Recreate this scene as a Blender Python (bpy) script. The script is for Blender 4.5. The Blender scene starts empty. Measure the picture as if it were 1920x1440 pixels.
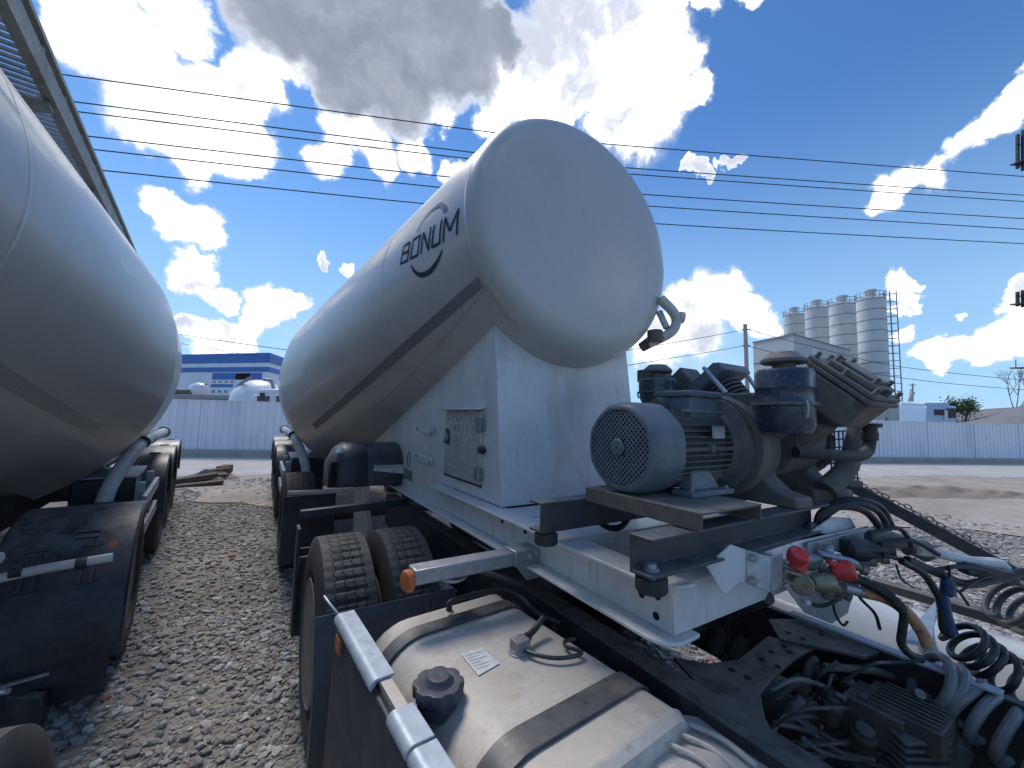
import bpy, bmesh, math, random
import numpy as np
from mathutils import Vector, Matrix
random.seed(7); rng = np.random.default_rng(7)
R = math.radians
SC = bpy.context.scene
COL = SC.collection

# ------------------------------------------------------------------ camera
EYE = np.array([0.0, 0.0, 1.68]); FPX = 750.0
def _cam(yaw, pitch, roll):
    fw = np.array([math.sin(yaw)*math.cos(pitch), math.cos(yaw)*math.cos(pitch), math.sin(pitch)])
    rt = np.array([math.cos(yaw), -math.sin(yaw), 0.0]); up = np.cross(rt, fw)
    return fw, math.cos(roll)*rt+math.sin(roll)*up, -math.sin(roll)*rt+math.cos(roll)*up
FW, RT, UP = _cam(R(31.5), R(4.9), R(1.5))
cd = bpy.data.cameras.new('camera'); co = bpy.data.objects.new('camera', cd); COL.objects.link(co)
cd.sensor_width = 36; cd.lens = 36*FPX/1920; cd.clip_start = 0.02; cd.clip_end = 6000
m = Matrix.Identity(4)
for i in range(3):
    m[i][0] = RT[i]; m[i][1] = UP[i]; m[i][2] = -FW[i]; m[i][3] = EYE[i]
co.matrix_world = m
SC.camera = co
def ray(px, py): return FW + RT*(px-960)/FPX - UP*(py-720)/FPX
def on(px, py, ax, v):                     # where the line of sight meets the plane axis=v
    r = ray(px, py); return EYE + r*((v-EYE[ax])/r[ax])
def at(px, py, d): return EYE + ray(px, py)*d   # d = depth along the view axis
def unit(v):
    v = np.asarray(v, float); return v/np.linalg.norm(v)

# ------------------------------------------------------------------ sun, sky, exposure
SUN = np.array([math.sin(R(-5))*math.cos(R(56)), math.cos(R(-5))*math.cos(R(56)), math.sin(R(56))])
s_el = math.asin(SUN[2]); s_az = math.atan2(SUN[0], SUN[1])
sl = bpy.data.lights.new('sun', 'SUN'); so = bpy.data.objects.new('sun', sl); COL.objects.link(so)
sl.energy = 1.5; sl.angle = R(20); sl.color = (1.0, 0.95, 0.88)
so.rotation_euler = Vector(-SUN).to_track_quat('-Z', 'Y').to_euler()
SC.view_settings.view_transform = 'Standard'; SC.view_settings.look = 'None'
SC.view_settings.exposure = 0.8; SC.view_settings.gamma = 1.0
SC.view_settings.use_curve_mapping = False

W = bpy.data.worlds.new("World"); SC.world = W; W.use_nodes = True
def build_world():
    nt = W.node_tree; N = nt.nodes; L = nt.links; N.clear()
    out = N.new('ShaderNodeOutputWorld'); bg = N.new('ShaderNodeBackground'); L.new(bg.outputs[0], out.inputs[0])
    bg.inputs[1].default_value = 0.1
    sky = N.new('ShaderNodeTexSky'); sky.sky_type = 'NISHITA'; sky.sun_disc = False
    sky.sun_elevation = s_el; sky.sun_rotation = s_az; sky.air_density = 1.0; sky.dust_density = 0.15; sky.ozone_density = 1.5
    tc = N.new('ShaderNodeTexCoord'); D = tc.outputs['Generated']
    def vm(op, a, b=None, sc=None):
        n = N.new('ShaderNodeVectorMath'); n.operation = op
        for i, v in enumerate((a, b)):
            if v is None: continue
            if hasattr(v, 'is_linked'): L.new(v, n.inputs[i])
            else: n.inputs[i].default_value = v
        if sc is not None: n.inputs[3].default_value = sc
        return n.outputs[1] if op == 'DOT_PRODUCT' else n.outputs[0]
    def mt(op, a, b=None, c=None):
        n = N.new('ShaderNodeMath'); n.operation = op
        for i, v in enumerate((a, b, c)):
            if v is None: continue
            if hasattr(v, 'is_linked'): L.new(v, n.inputs[i])
            else: n.inputs[i].default_value = v
        return n.outputs[0]
    def mr(v, a, b, c=0.0, d=1.0, t='SMOOTHSTEP'):
        n = N.new('ShaderNodeMapRange'); n.interpolation_type = t; L.new(v, n.inputs[0])
        for i, x in zip((1, 2, 3, 4), (a, b, c, d)): n.inputs[i].default_value = x
        return n.outputs[0]
    def noise(scale, detail, rough, vec, col=False):
        n = N.new('ShaderNodeTexNoise'); n.inputs['Scale'].default_value = scale
        n.inputs['Detail'].default_value = detail; n.inputs['Roughness'].default_value = rough
        L.new(vec, n.inputs['Vector']); return n.outputs[1] if col else n.outputs[0]
    def mixc(f, a, b):
        n = N.new('ShaderNodeMix'); n.data_type = 'RGBA'
        for s, v in ((0, f), (6, a), (7, b)):
            if hasattr(v, 'is_linked'): L.new(v, n.inputs[s])
            else: n.inputs[s].default_value = v
        return n.outputs[2]
    w1 = vm('SCALE', vm('SUBTRACT', noise(7, 4, .55, D, True), (.5, .5, .5)), None, .11)
    w2 = vm('SCALE', vm('SUBTRACT', noise(26, 5, .6, D, True), (.5, .5, .5)), None, .05)
    DW = vm('NORMALIZE', vm('ADD', vm('ADD', D, w1), w2))
    def blobs(lst, soft):
        cur = None
        for px, py, r in lst:
            if isinstance(py, str):
                d = unit(px); a = r
            else:
                d = unit(ray(px, py)); th = math.acos(max(-1, min(1, float(d@FW)))); a = r/FPX*math.cos(th)**1.5
            v = mr(vm('DOT_PRODUCT', DW, tuple(d)), math.cos(a*(1+soft)), math.cos(a*max(0.0, 1-soft)), 0, 1)
            cur = v if cur is None else mt('MAXIMUM', cur, v)
        return cur
    white = [(120,60,70),(215,85,120),(290,190,110),(400,215,110),(350,270,60),(455,270,70),(470,160,70),(520,110,60),(330,40,80),
             (300,370,52),(340,410,70),(385,440,40),(365,505,48),(420,560,32),(500,580,50),(535,570,40),(470,610,34),
             (596,478,12),(603,488,13),(611,497,9),(646,488,12),(659,494,12),(655,505,9),(640,250,60),(700,290,50),(770,280,40),(850,315,32),(835,210,34),(610,300,40),
             (1000,150,100),(1080,100,120),(1190,190,110),(1240,110,80),(1150,60,110),(1040,225,60),(930,215,40),(1290,180,40),
             (1288,312,15),(1308,318,18),(1327,322,12),(1343,301,11),(1362,296,14),(1380,298,10),(1290,560,50),(1345,550,62),(1400,590,40),(1300,620,50),(1230,640,60),(1430,610,34),
             (1640,365,42),(1680,335,40),(1735,320,42),(1790,265,40),(1850,230,52),(1910,170,48),(1940,130,60),
             (1680,530,32),(1700,525,18),(1895,560,42),(1915,600,50),(1880,630,50),(1830,650,42),(1770,660,36),(1700,570,26),(1794,602,9),(1801,598,9),(1700,630,24),
             (350,620,30),(400,640,45),(450,650,35),(1330,-14,42),(1420,-20,40),(1240,20,60)]
    back = []  # unseen clouds behind the camera, added for reflections and fill light
    for i in range(4):
        a = R(31.5) + R(100+160*(i/3.0)) + random.uniform(-.1, .1); e = R(random.choice((14, 22, 34, 48, 62)))
        back.append(((math.sin(a)*math.cos(e), math.cos(a)*math.cos(e), math.sin(e)), 'v', random.uniform(.09, .20)))
    dark = [(520,10,120),(620,40,130),(700,90,140),(800,70,130),(870,110,80),(640,160,70),(760,180,70),(850,20,110),(940,70,50)]
    n1 = noise(9, 9, .62, DW); n2 = noise(4.5, 6, .55, DW)
    mw = blobs([(a, b, c*.92) for a, b, c in white]+back, .55); md = blobs(dark, .42)
    nn = mt('MULTIPLY', mt('SUBTRACT', n1, .5), 1.3)
    dw = mt('ADD', mw, nn); dd = mt('ADD', md, mt('MULTIPLY', nn, .42))
    aw0 = mr(dw, .36, .98); aw = mt('POWER', aw0, 1.8); ad = mr(dd, .30, .80)
    # thin high veil low in the sky
    sep = N.new('ShaderNodeSeparateXYZ'); L.new(D, sep.inputs[0])
    veil = mt('MULTIPLY', mr(sep.outputs[2], .0, .30, 1, 0), mr(n2, .42, .70))
    core = mr(mt('ADD', dw, mt('MULTIPLY', mt('SUBTRACT', n2, .5), 2.6)), .72, 1.5)
    cw = mixc(core, mixc(mr(aw0, .45, 1.0), (5.6, 5.9, 6.4, 1), (11.0, 11.1, 11.2, 1)), (3.9, 4.2, 5.0, 1))
    cdk = mixc(mr(dd, .5, 1.2), (5.2, 5.5, 6.3, 1), (1.2, 1.45, 1.95, 1))
    cdk2 = mixc(mt('MULTIPLY', mr(n2, .35, .75), .35), cdk, (2.2, 2.5, 3.2, 1))
    tint = N.new('ShaderNodeMix'); tint.data_type = 'RGBA'; tint.blend_type = 'MULTIPLY'; tint.inputs[0].default_value = 1
    L.new(sky.outputs[0], tint.inputs[6]); tint.inputs[7].default_value = (.38, .63, .88, 1)
    hz = mixc(mt('MULTIPLY', mr(sep.outputs[2], -.02, .62, 1, 0), .88), tint.outputs[2], (2.5, 4.1, 5.9, 1))
    c0 = mixc(mt('MULTIPLY', veil, .5), hz, (5.2, 5.8, 6.6, 1))
    c1 = mixc(aw, c0, cw); c2 = mixc(ad, c1, cdk2)
    L.new(c2, bg.inputs[0])
build_world()

# ------------------------------------------------------------------ materials
MATS = {}
def mat(name, col, rough=.5, metal=0.0, coat=0.0, dirt=None, damt=.5, dscale=4.0, streak=1.0, dust=None, dustamt=.6,
        bump=0.0, bscale=60.0, fine=.12, spec=.5, rvar=1.0, rust=0.0):
    mm = bpy.data.materials.new(name); mm.use_nodes = True; nt = mm.node_tree; N = nt.nodes; L = nt.links
    b = N['Principled BSDF']; b.inputs['Roughness'].default_value = rough; b.inputs['Metallic'].default_value = metal
    b.inputs['Coat Weight'].default_value = coat; b.inputs['Coat Roughness'].default_value = .06
    b.inputs['Specular IOR Level'].default_value = spec
    tc = N.new('ShaderNodeTexCoord'); mp = N.new('ShaderNodeMapping'); mp.inputs['Scale'].default_value = (1, 1, streak)
    L.new(tc.outputs['Object'], mp.inputs[0])
    def noise(s, d=8, vec=None):
        n = N.new('ShaderNodeTexNoise'); n.inputs['Scale'].default_value = s; n.inputs['Detail'].default_value = d
        n.inputs['Roughness'].default_value = .62; L.new(vec or mp.outputs[0], n.inputs[0]); return n.outputs[0]
    def ramp(v, a, bb):
        n = N.new('ShaderNodeMapRange'); n.interpolation_type = 'SMOOTHSTEP'; L.new(v, n.inputs[0]); n.inputs[1].default_value = a; n.inputs[2].default_value = bb
        return n.outputs[0]
    def mul(v, k):
        n = N.new('ShaderNodeMath'); n.operation = 'MULTIPLY'; L.new(v, n.inputs[0])
        if hasattr(k, 'is_linked'): L.new(k, n.inputs[1])
        else: n.inputs[1].default_value = k
        return n.outputs[0]
    def mix(f, a, bb, bt='MIX'):
        n = N.new('ShaderNodeMix'); n.data_type = 'RGBA'; n.blend_type = bt
        for s, v in ((0, f), (6, a), (7, bb)):
            if hasattr(v, 'is_linked'): L.new(v, n.inputs[s])
            else: n.inputs[s].default_value = v if isinstance(v, float) else (*v, 1)
        return n.outputs[2]
    fn = noise(38, 6, tc.outputs['Object'])
    k = 1-fine; c = mix(ramp(fn, .3, .7), tuple(x*k for x in col), tuple(min(1, x*(1+fine)) for x in col))
    if dirt:
        c = mix(mul(ramp(noise(dscale), .48, .72), damt), c, dirt)
        c = mix(mul(ramp(noise(dscale*6, 5), .56, .72), damt*.7), c, dirt)
    if rust:
        m2 = N.new('ShaderNodeMapping'); m2.inputs['Scale'].default_value = (1, 1, .055); L.new(tc.outputs['Object'], m2.inputs[0])
        c = mix(mul(mul(ramp(noise(34, 3, m2.outputs[0]), .60, .74), ramp(noise(2.2, 4, tc.outputs['Object']), .42, .62)), rust), c, (.30, .245, .18))
        c = mix(mul(ramp(noise(75, 3, tc.outputs['Object']), .70, .76), rust), c, (.16, .12, .09))
    if dust:
        g = N.new('ShaderNodeNewGeometry'); s = N.new('ShaderNodeSeparateXYZ'); L.new(g.outputs['Normal'], s.inputs[0])
        c = mix(mul(mul(ramp(s.outputs[2], .2, .95), ramp(noise(dscale*2.3, 6), .25, .62)), dustamt), c, dust)
    L.new(c, b.inputs['Base Color'])
    rr = N.new('ShaderNodeMapRange'); L.new(noise(dscale*3, 5), rr.inputs[0]); rr.inputs[1].default_value = .3; rr.inputs[2].default_value = .7
    rr.inputs[3].default_value = max(.02, rough-.08*rvar); rr.inputs[4].default_value = min(1, rough+.12*rvar); L.new(rr.outputs[0], b.inputs['Roughness'])
    if bump:
        bp = N.new('ShaderNodeBump'); bp.inputs['Strength'].default_value = bump; bp.inputs['Distance'].default_value = .01
        L.new(noise(bscale, 6, tc.outputs['Object']), bp.inputs['Height']); L.new(bp.outputs[0], b.inputs['Normal'])
    MATS[name] = mm; return mm
DUST = (.30, .27, .235)
M_tank = mat('white_tank_paint', (.52, .51, .485), .34, coat=.15, dirt=(.30, .29, .265), damt=.25, dscale=1.3, fine=.02, rvar=.25, rust=.05)
M_tank2 = mat('grey_white_tank_paint', (.46, .455, .435), .34, coat=.15, dirt=(.25, .24, .22), damt=.28, dscale=1.1, fine=.02, rvar=.25, rust=.08)
M_white = mat('white_frame_paint', (.66, .675, .67), .42, coat=.1, dirt=(.36, .32, .26), damt=.5, dscale=2.5, streak=.35, dust=(.55, .53, .49), dustamt=.35, fine=.04, rust=.55)
M_dirtywhite = mat('dusty_white_paint', (.58, .57, .53), .5, dirt=(.25, .22, .18), damt=.6, dscale=4, dust=DUST, dustamt=.4)
M_tape = mat('grey_reflective_tape', (.21, .218, .232), .5, dirt=(.3, .3, .29), damt=.3, dscale=6, fine=.1)
M_tape2 = mat('faded_grey_tape', (.31, .312, .30), .35, fine=.1)
M_ink = mat('grey_vinyl_lettering', (.07, .08, .10), .8, fine=.05, spec=.03)
M_ink2 = mat('pale_vinyl_arc', (.22, .23, .25), .6, fine=.05, spec=.2)
M_steel = mat('dark_channel_steel', (.075, .08, .09), .5, metal=.3, dirt=(.16, .125, .09), damt=.6, dscale=5, dust=(.24, .25, .26), dustamt=.75, bump=.1)
M_rusty = mat('brown_steel', (.13, .11, .09), .65, dirt=(.22, .15, .1), damt=.6, dscale=7, dust=(.27, .26, .24), dustamt=.7, bump=.15)
M_galv = mat('galvanised_steel', (.40, .42, .45), .42, metal=.55, dirt=(.22, .2, .18), damt=.4, dscale=5, dust=(.42, .41, .39), dustamt=.3)
M_greymetal = mat('grey_sheet_steel', (.27, .27, .28), .45, metal=.3, dirt=(.13, .12, .11), damt=.45, dscale=6)
M_motor = mat('blue_grey_motor_paint', (.125, .155, .185), .5, dirt=(.22, .21, .195), damt=.5, dscale=5, dust=(.22, .225, .23), dustamt=.65)
M_fin = mat('grey_motor_casting', (.095, .096, .092), .6, dirt=(.17, .16, .14), damt=.5, dscale=8, dust=(.24, .23, .215), dustamt=.7)
M_comp = mat('dusty_grey_casting', (.135, .13, .118), .62, dirt=(.065, .065, .07), damt=.5, dscale=6, dust=(.27, .255, .23), dustamt=.75, bump=.12)
M_navy = mat('dusty_navy_filter_paint', (.022, .034, .062), .33, coat=.3, dirt=(.16, .155, .14), damt=.9, dscale=9, dust=(.25, .24, .22), dustamt=.8)
M_black = mat('black_plastic', (.022, .025, .032), .42, dirt=(.085, .085, .085), damt=.5, dscale=5, dust=(.17, .17, .17), dustamt=.75, fine=.2)
M_hole = mat('black_opening', (.006, .006, .007), .9)
M_chassis = mat('oily_black_chassis_paint', (.028, .029, .031), .55, dirt=(.085, .07, .055), damt=.7, dscale=7, dust=(.18, .165, .145), dustamt=.75, bump=.2)
M_grime = mat('greasy_grimy_casting', (.075, .07, .06), .6, dirt=(.15, .13, .10), damt=.7, dscale=9, dust=(.22, .2, .17), dustamt=.7, bump=.4, bscale=40)
M_rubber = mat('dusty_tyre_rubber', (.036, .036, .037), .75, dirt=(.085, .08, .074), damt=.5, dscale=6, dust=(.11, .107, .102), dustamt=.45, bump=.1)
M_hose = mat('black_rubber_hose', (.020, .021, .023), .4, dirt=(.08, .075, .07), damt=.5, dscale=12)
M_coil = mat('grey_green_coil_plastic', (.19, .205, .20), .38, dirt=(.045, .045, .045), damt=.5, dscale=10, dust=(.2, .2, .19), dustamt=.5)
M_alu = mat('dusty_aluminium_tank', (.56, .52, .465), .56, metal=.04, dirt=(.30, .235, .16), damt=.75, dscale=6, dust=(.55, .495, .42), dustamt=.75, bump=.08, rust=.35)
M_strap = mat('grey_rubber_strap', (.05, .052, .056), .45, dirt=(.22, .185, .14), damt=.75, dscale=9, dust=(.16, .155, .15), dustamt=.5)
M_cap = mat('dark_cap_plastic', (.045, .052, .068), .5, dirt=(.1, .1, .1), damt=.3, dscale=14)
M_zinc = mat('pale_blue_zinc_rail', (.40, .46, .54), .45, metal=.2, dirt=(.3, .29, .27), damt=.25, dscale=7)
M_panel = mat('dusty_grey_side_panel', (.055, .062, .075), .5, dirt=(.12, .12, .115), damt=.4, dscale=6, bump=.05)
M_orange = mat('orange_lamp_plastic', (.62, .16, .045), .35, dirt=(.3, .15, .09), damt=.4, dscale=20)
M_red = mat('red_coupling_plastic', (.62, .045, .05), .4, dirt=(.3, .1, .09), damt=.3, dscale=20)
M_orangehose = mat('dirty_orange_hose', (.50, .24, .12), .5, dirt=(.10, .07, .05), damt=.8, dscale=26)
M_brass = mat('dirty_brass', (.30, .27, .2), .5, metal=.6, dirt=(.1, .085, .07), damt=.7, dscale=18)
M_bluecable = mat('dark_blue_sleeve', (.015, .05, .12), .4, dirt=(.05, .06, .07), damt=.4, dscale=18)
M_sticker = mat('pale_sticker', (.62, .64, .63), .6, dirt=(.35, .33, .3), damt=.5, dscale=22)
M_rim = mat('dusty_wheel_rim', (.17, .165, .16), .55, metal=.2, dirt=(.1, .09, .08), damt=.5, dscale=7)
M_checker = mat('tread_plate_aluminium', (.50, .49, .48), .4, metal=.15, dirt=(.25, .24, .23), damt=.5, dscale=8)
M_fence = mat('blue_grey_sheet_fence', (.74, .765, .83), .5, dirt=(.38, .42, .52), damt=.4, dscale=.6, streak=.3, fine=.03)
M_base = mat('dusty_concrete', (.40, .37, .33), .9, dirt=(.27, .24, .21), damt=.6, dscale=1.2, bump=.3, bscale=12)
M_wall = mat('pale_blue_cladding', (.78, .83, .92), .6, dirt=(.42, .47, .6), damt=.25, dscale=.3, fine=.03)
M_blue = mat('bright_blue_cladding', (.05, .17, .50), .5, fine=.05)
M_silo = mat('pale_silo_steel', (.62, .63, .61), .5, dirt=(.38, .36, .31), damt=.55, dscale=.35, streak=.25, fine=.04)
M_silo2 = mat('grey_cabin_cladding', (.50, .52, .51), .6, dirt=(.38, .37, .35), damt=.35, dscale=.5, fine=.03)
M_darkglass = mat('dark_cab_glass', (.02, .03, .045), .08, coat=.6)
M_white2 = mat('white_vehicle_paint', (.72, .74, .77), .35, coat=.3, dirt=(.5, .5, .5), damt=.25, dscale=1.5, fine=.03)
M_skyblue = mat('pale_blue_vehicle_paint', (.40, .55, .72), .35, coat=.3, fine=.03)
M_cable = mat('power_cable', (.03, .032, .04), .6)
M_pole = mat('grey_concrete_pole', (.42, .38, .35), .85, dirt=(.28, .25, .22), damt=.4, dscale=1.5)
M_leaf = mat('green_leaves', (.075, .115, .035), .6, fine=.4)
M_bark = mat('brown_bark', (.12, .10, .085), .9, fine=.3)
M_hill = mat('grey_sand', (.24, .235, .24), .95, dirt=(.17, .165, .165), damt=.5, dscale=.5, bump=.4, bscale=3)
M_wood = mat('rotten_wood', (.12, .085, .06), .85, dirt=(.05, .04, .033), damt=.7, dscale=6, bump=.3)
M_catwalk = mat('weathered_walkway_steel', (.27, .255, .22), .55, metal=.35, dirt=(.15, .11, .075), damt=.6, dscale=5)
M_soil = mat('brown_soil', (.27, .215, .17), .95, dirt=(.17, .13, .10), damt=.7, dscale=2.5, bump=.8, bscale=9)

# ------------------------------------------------------------------ mesh helpers
class MB:
    def __init__(s): s.v = []; s.f = []
    def add(s, v, f):
        o = len(s.v); s.v += [tuple(map(float, p)) for p in v]; s.f += [tuple(o+i for i in q) for q in f]; return s
    def box(s, x0, x1, y0, y1, z0, z1):
        v = [(x, y, z) for z in (z0, z1) for y in (y0, y1) for x in (x0, x1)]
        return s.add(v, [(0,2,3,1),(4,5,7,6),(0,1,5,4),(2,6,7,3),(0,4,6,2),(1,3,7,5)])
    def obox(s, c, a, b, cc):            # centre and three half-axis vectors
        c, a, b, cc = (np.asarray(q, float) for q in (c, a, b, cc))
        v = [c+i*a+j*b+k*cc for k in (-1, 1) for j in (-1, 1) for i in (-1, 1)]
        return s.add(v, [(0,2,3,1),(4,5,7,6),(0,1,5,4),(2,6,7,3),(0,4,6,2),(1,3,7,5)])
    def bar(s, p, q, w, h, up=(0,0,1)):   # rectangular bar from p to q
        p, q = np.asarray(p, float), np.asarray(q, float); d = q-p; l = np.linalg.norm(d); d = d/l
        a = np.cross(d, up); a = a/np.linalg.norm(a); b = np.cross(a, d)
        return s.obox((p+q)/2, d*l/2, a*w/2, b*h/2)
    def prism(s, poly, vec):
        poly = [np.asarray(p, float) for p in poly]; vec = np.asarray(vec, float); n = len(poly)
        v = poly+[p+vec for p in poly]
        return s.add(v, [tuple(range(n))[::-1], tuple(range(n, 2*n))]+[(i, (i+1) % n, n+(i+1) % n, n+i) for i in range(n)])
    def loft(s, rings, cap=True, close=False):
        n = len(rings[0]); v = [p for r in rings for p in r]; f = []
        K = len(rings)
        for k in range(K if close else K-1):
            a = k*n; b = ((k+1) % K)*n
            for i in range(n):
                j = (i+1) % n; f.append((a+i, a+j, b+j, b+i))
        if cap and not close: f += [tuple(range(n))[::-1], tuple((K-1)*n+i for i in range(n))]
        return s.add(v, f)
    def tube(s, pts, r, n=10, cap=True):
        P = [np.asarray(p, float) for p in pts]; K = len(P)
        rr = r if hasattr(r, '__len__') else [r]*K
        T = [unit(P[min(i+1, K-1)]-P[max(i-1, 0)]) for i in range(K)]
        u = np.cross(T[0], (0, 0, 1)); u = np.cross(T[0], (1, 0, 0)) if np.linalg.norm(u) < .05 else u; u = unit(u)
        rings = []
        for i in range(K):
            u = unit(u-T[i]*(u@T[i])); w = np.cross(T[i], u)
            rings.append([P[i]+rr[i]*(math.cos(t)*u+math.sin(t)*w) for t in (2*math.pi*k/n for k in range(n))])
        return s.loft(rings, cap)
    def lathe(s, o, ax, prof, n=32, close=False, cap=True):
        o = np.asarray(o, float); ax = unit(ax); u = np.cross(ax, (0, 0, 1)); u = np.cross(ax, (1, 0, 0)) if np.linalg.norm(u) < .05 else u
        u = unit(u); w = np.cross(ax, u)
        rings = [[o+ax*a+max(r, 1e-4)*(math.cos(t)*u+math.sin(t)*w) for t in (2*math.pi*k/n for k in range(n))] for a, r in prof]
        return s.loft(rings, cap, close)
    def build(s, name, material, parent=None, bevel=0.0, seg=2, sharp=34, smooth=True):
        off = np.zeros(3); p = parent
        while p is not None: off += np.array(p.location); p = p.parent
        me = bpy.data.meshes.new(name); me.from_pydata([tuple(np.array(v)-off) for v in s.v], [], s.f)
        bm = bmesh.new(); bm.from_mesh(me); bmesh.ops.recalc_face_normals(bm, faces=bm.faces); bm.to_mesh(me); bm.free()
        if smooth:
            me.polygons.foreach_set('use_smooth', [True]*len(me.polygons)); me.set_sharp_from_angle(angle=R(sharp))
        for mm in (material if isinstance(material, (list, tuple)) else [material]): me.materials.append(mm)
        o = bpy.data.objects.new(name, me); COL.objects.link(o); o.parent = parent
        if bevel:
            b = o.modifiers.new('bevel', 'BEVEL'); b.width = bevel; b.segments = seg; b.limit_method = 'ANGLE'; b.angle_limit = R(40)
            b.harden_normals = False
        return o
def tag(o, label, cat, group=None):
    o['label'] = label; o['category'] = cat
    if group: o['group'] = group
    return o
def root(name, label, cat, loc, group=None):
    o = bpy.data.objects.new(name, None); COL.objects.link(o); o.location = tuple(loc); o.empty_display_size = .1
    return tag(o, label, cat, group)
def struct(o, kind='structure'): o['kind'] = kind; return o
def bolts(lst, material, parent, r=.01, h=.008, name='bolt'):
    for p, nrm in lst: bolt(MB(), p, nrm, r, h).build(name, material, parent)
def spline(pts, n=8):
    P = [np.asarray(p, float) for p in pts]; P = [2*P[0]-P[1]]+P+[2*P[-1]-P[-2]]; out = []
    for i in range(1, len(P)-2):
        for k in range(n):
            t = k/n; a, b, c, d = P[i-1:i+3]
            out.append(.5*((2*b)+(-a+c)*t+(2*a-5*b+4*c-d)*t*t+(-a+3*b-3*c+d)*t**3))
    out.append(P[-2]); return out
def helix(axis, r, turns, n=14, ph=0.0, r1=None):
    A = spline(axis, 40); K = int(turns*n); out = []; L = len(A)-1
    for i in range(K+1):
        t = i/K*L; j = min(int(t), L-1); fr = t-j; p = A[j]*(1-fr)+A[j+1]*fr; d = unit(A[j+1]-A[j])
        u = unit(np.cross(d, (0, 0, 1))); w = np.cross(d, u); a = ph+2*math.pi*i/n
        out.append(p+(r if r1 is None else r+(r1-r)*i/K)*(math.cos(a)*u+math.sin(a)*w))
    return spline(out, 2)
def bolt(mb, p, nrm, r=.01, h=.008):
    mb.lathe(p, nrm, [(0, r*1.5), (.003, r*1.5), (.003, r), (h, r), (h+.001, r*.7)], 6); return mb

# ------------------------------------------------------------------ ground
FE = unit((31.5, -12.6, 0)); FN = np.array([-.371, -.928, 0]); FP = np.array([-1.02, 18.2, 0])   # fence line: along, towards the camera
FN = unit(np.array([FE[1], -FE[0], 0])); FN = FN if FN[1] < 0 else -FN
def fl(u, n, z=0): return FP+FE*u+FN*n+np.array([0, 0, z])
def ground_mat(name, cols, scale, bump, bscale, vor=0):
    mm = bpy.data.materials.new(name); mm.use_nodes = True; nt = mm.node_tree; N = nt.nodes; L = nt.links
    b = N['Principled BSDF']; b.inputs['Roughness'].default_value = .95; b.inputs['Specular IOR Level'].default_value = .25
    tc = N.new('ShaderNodeTexCoord')
    n1 = N.new('ShaderNodeTexNoise'); n1.inputs['Scale'].default_value = scale; n1.inputs['Detail'].default_value = 10; n1.inputs['Roughness'].default_value = .65
    L.new(tc.outputs['Object'], n1.inputs[0])
    cr = N.new('ShaderNodeValToRGB'); cr.color_ramp.elements[0].position = .32; cr.color_ramp.elements[1].position = .68
    cr.color_ramp.elements[0].color = (*cols[0], 1); cr.color_ramp.elements[1].color = (*cols[1], 1); L.new(n1.outputs[0], cr.inputs[0])
    n2 = N.new('ShaderNodeTexNoise'); n2.inputs['Scale'].default_value = bscale; n2.inputs['Detail'].default_value = 8; L.new(tc.outputs['Object'], n2.inputs[0])
    h = n2.outputs[0]; c = cr.outputs[0]
    if vor:
        v = N.new('ShaderNodeTexVoronoi'); v.inputs['Scale'].default_value = vor; L.new(tc.outputs['Object'], v.inputs['Vector'])
        mx = N.new('ShaderNodeMix'); mx.data_type = 'RGBA'; mx.blend_type = 'MULTIPLY'; mx.inputs[0].default_value = .55; L.new(c, mx.inputs[6])
        hs = N.new('ShaderNodeMapRange'); L.new(v.outputs['Color'], hs.inputs[0]); hs.inputs[3].default_value = .55; hs.inputs[4].default_value = 1.35
        L.new(hs.outputs[0], mx.inputs[7]); c = mx.outputs[2]
        ad = N.new('ShaderNodeMath'); ad.operation = 'SUBTRACT'; L.new(h, ad.inputs[0]); L.new(v.outputs['Distance'], ad.inputs[1]); h = ad.outputs[0]
    L.new(c, b.inputs['Base Color'])
    bp = N.new('ShaderNodeBump'); bp.inputs['Strength'].default_value = bump; bp.inputs['Distance'].default_value = .03; L.new(h, bp.inputs['Height']); L.new(bp.outputs[0], b.inputs['Normal'])
    return mm
M_gravelbed = ground_mat('gravel_bed', ((.20, .18, .155), (.36, .335, .30)), 1.2, .9, 40, 26)
M_road = ground_mat('dusty_concrete_road', ((.40, .375, .345), (.52, .50, .47)), .7, .25, 8)
M_dirt = ground_mat('trodden_dirt', ((.31, .255, .21), (.44, .385, .335)), .9, .7, 5)
mb = MB()
def gz(x, y): return 0.006*math.sin(x*1.7+y*.6)+.004*math.sin(y*2.3-x)
xs = np.linspace(-6, 16, 89); ys = np.linspace(-3, 14, 69)
V = [(x, y, gz(x, y)*(1 if abs(x-5) < 10.5 and -2.5 < y < 13.5 else 0)) for y in ys for x in xs]; nx = len(xs)
mb.add(V, [(j*nx+i, j*nx+i+1, (j+1)*nx+i+1, (j+1)*nx+i) for j in range(len(ys)-1) for i in range(nx-1)])
B = 900
for x0, x1, y0, y1 in ((-B, -6, -B, B), (16, B, -B, B), (-6, 16, -B, -3), (-6, 16, 14, B)):
    mb.add([(x0, y0, 0), (x1, y0, 0), (x1, y1, 0), (x0, y1, 0)], [(0, 1, 2, 3)])
struct(mb.build('ground', M_gravelbed))
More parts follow.
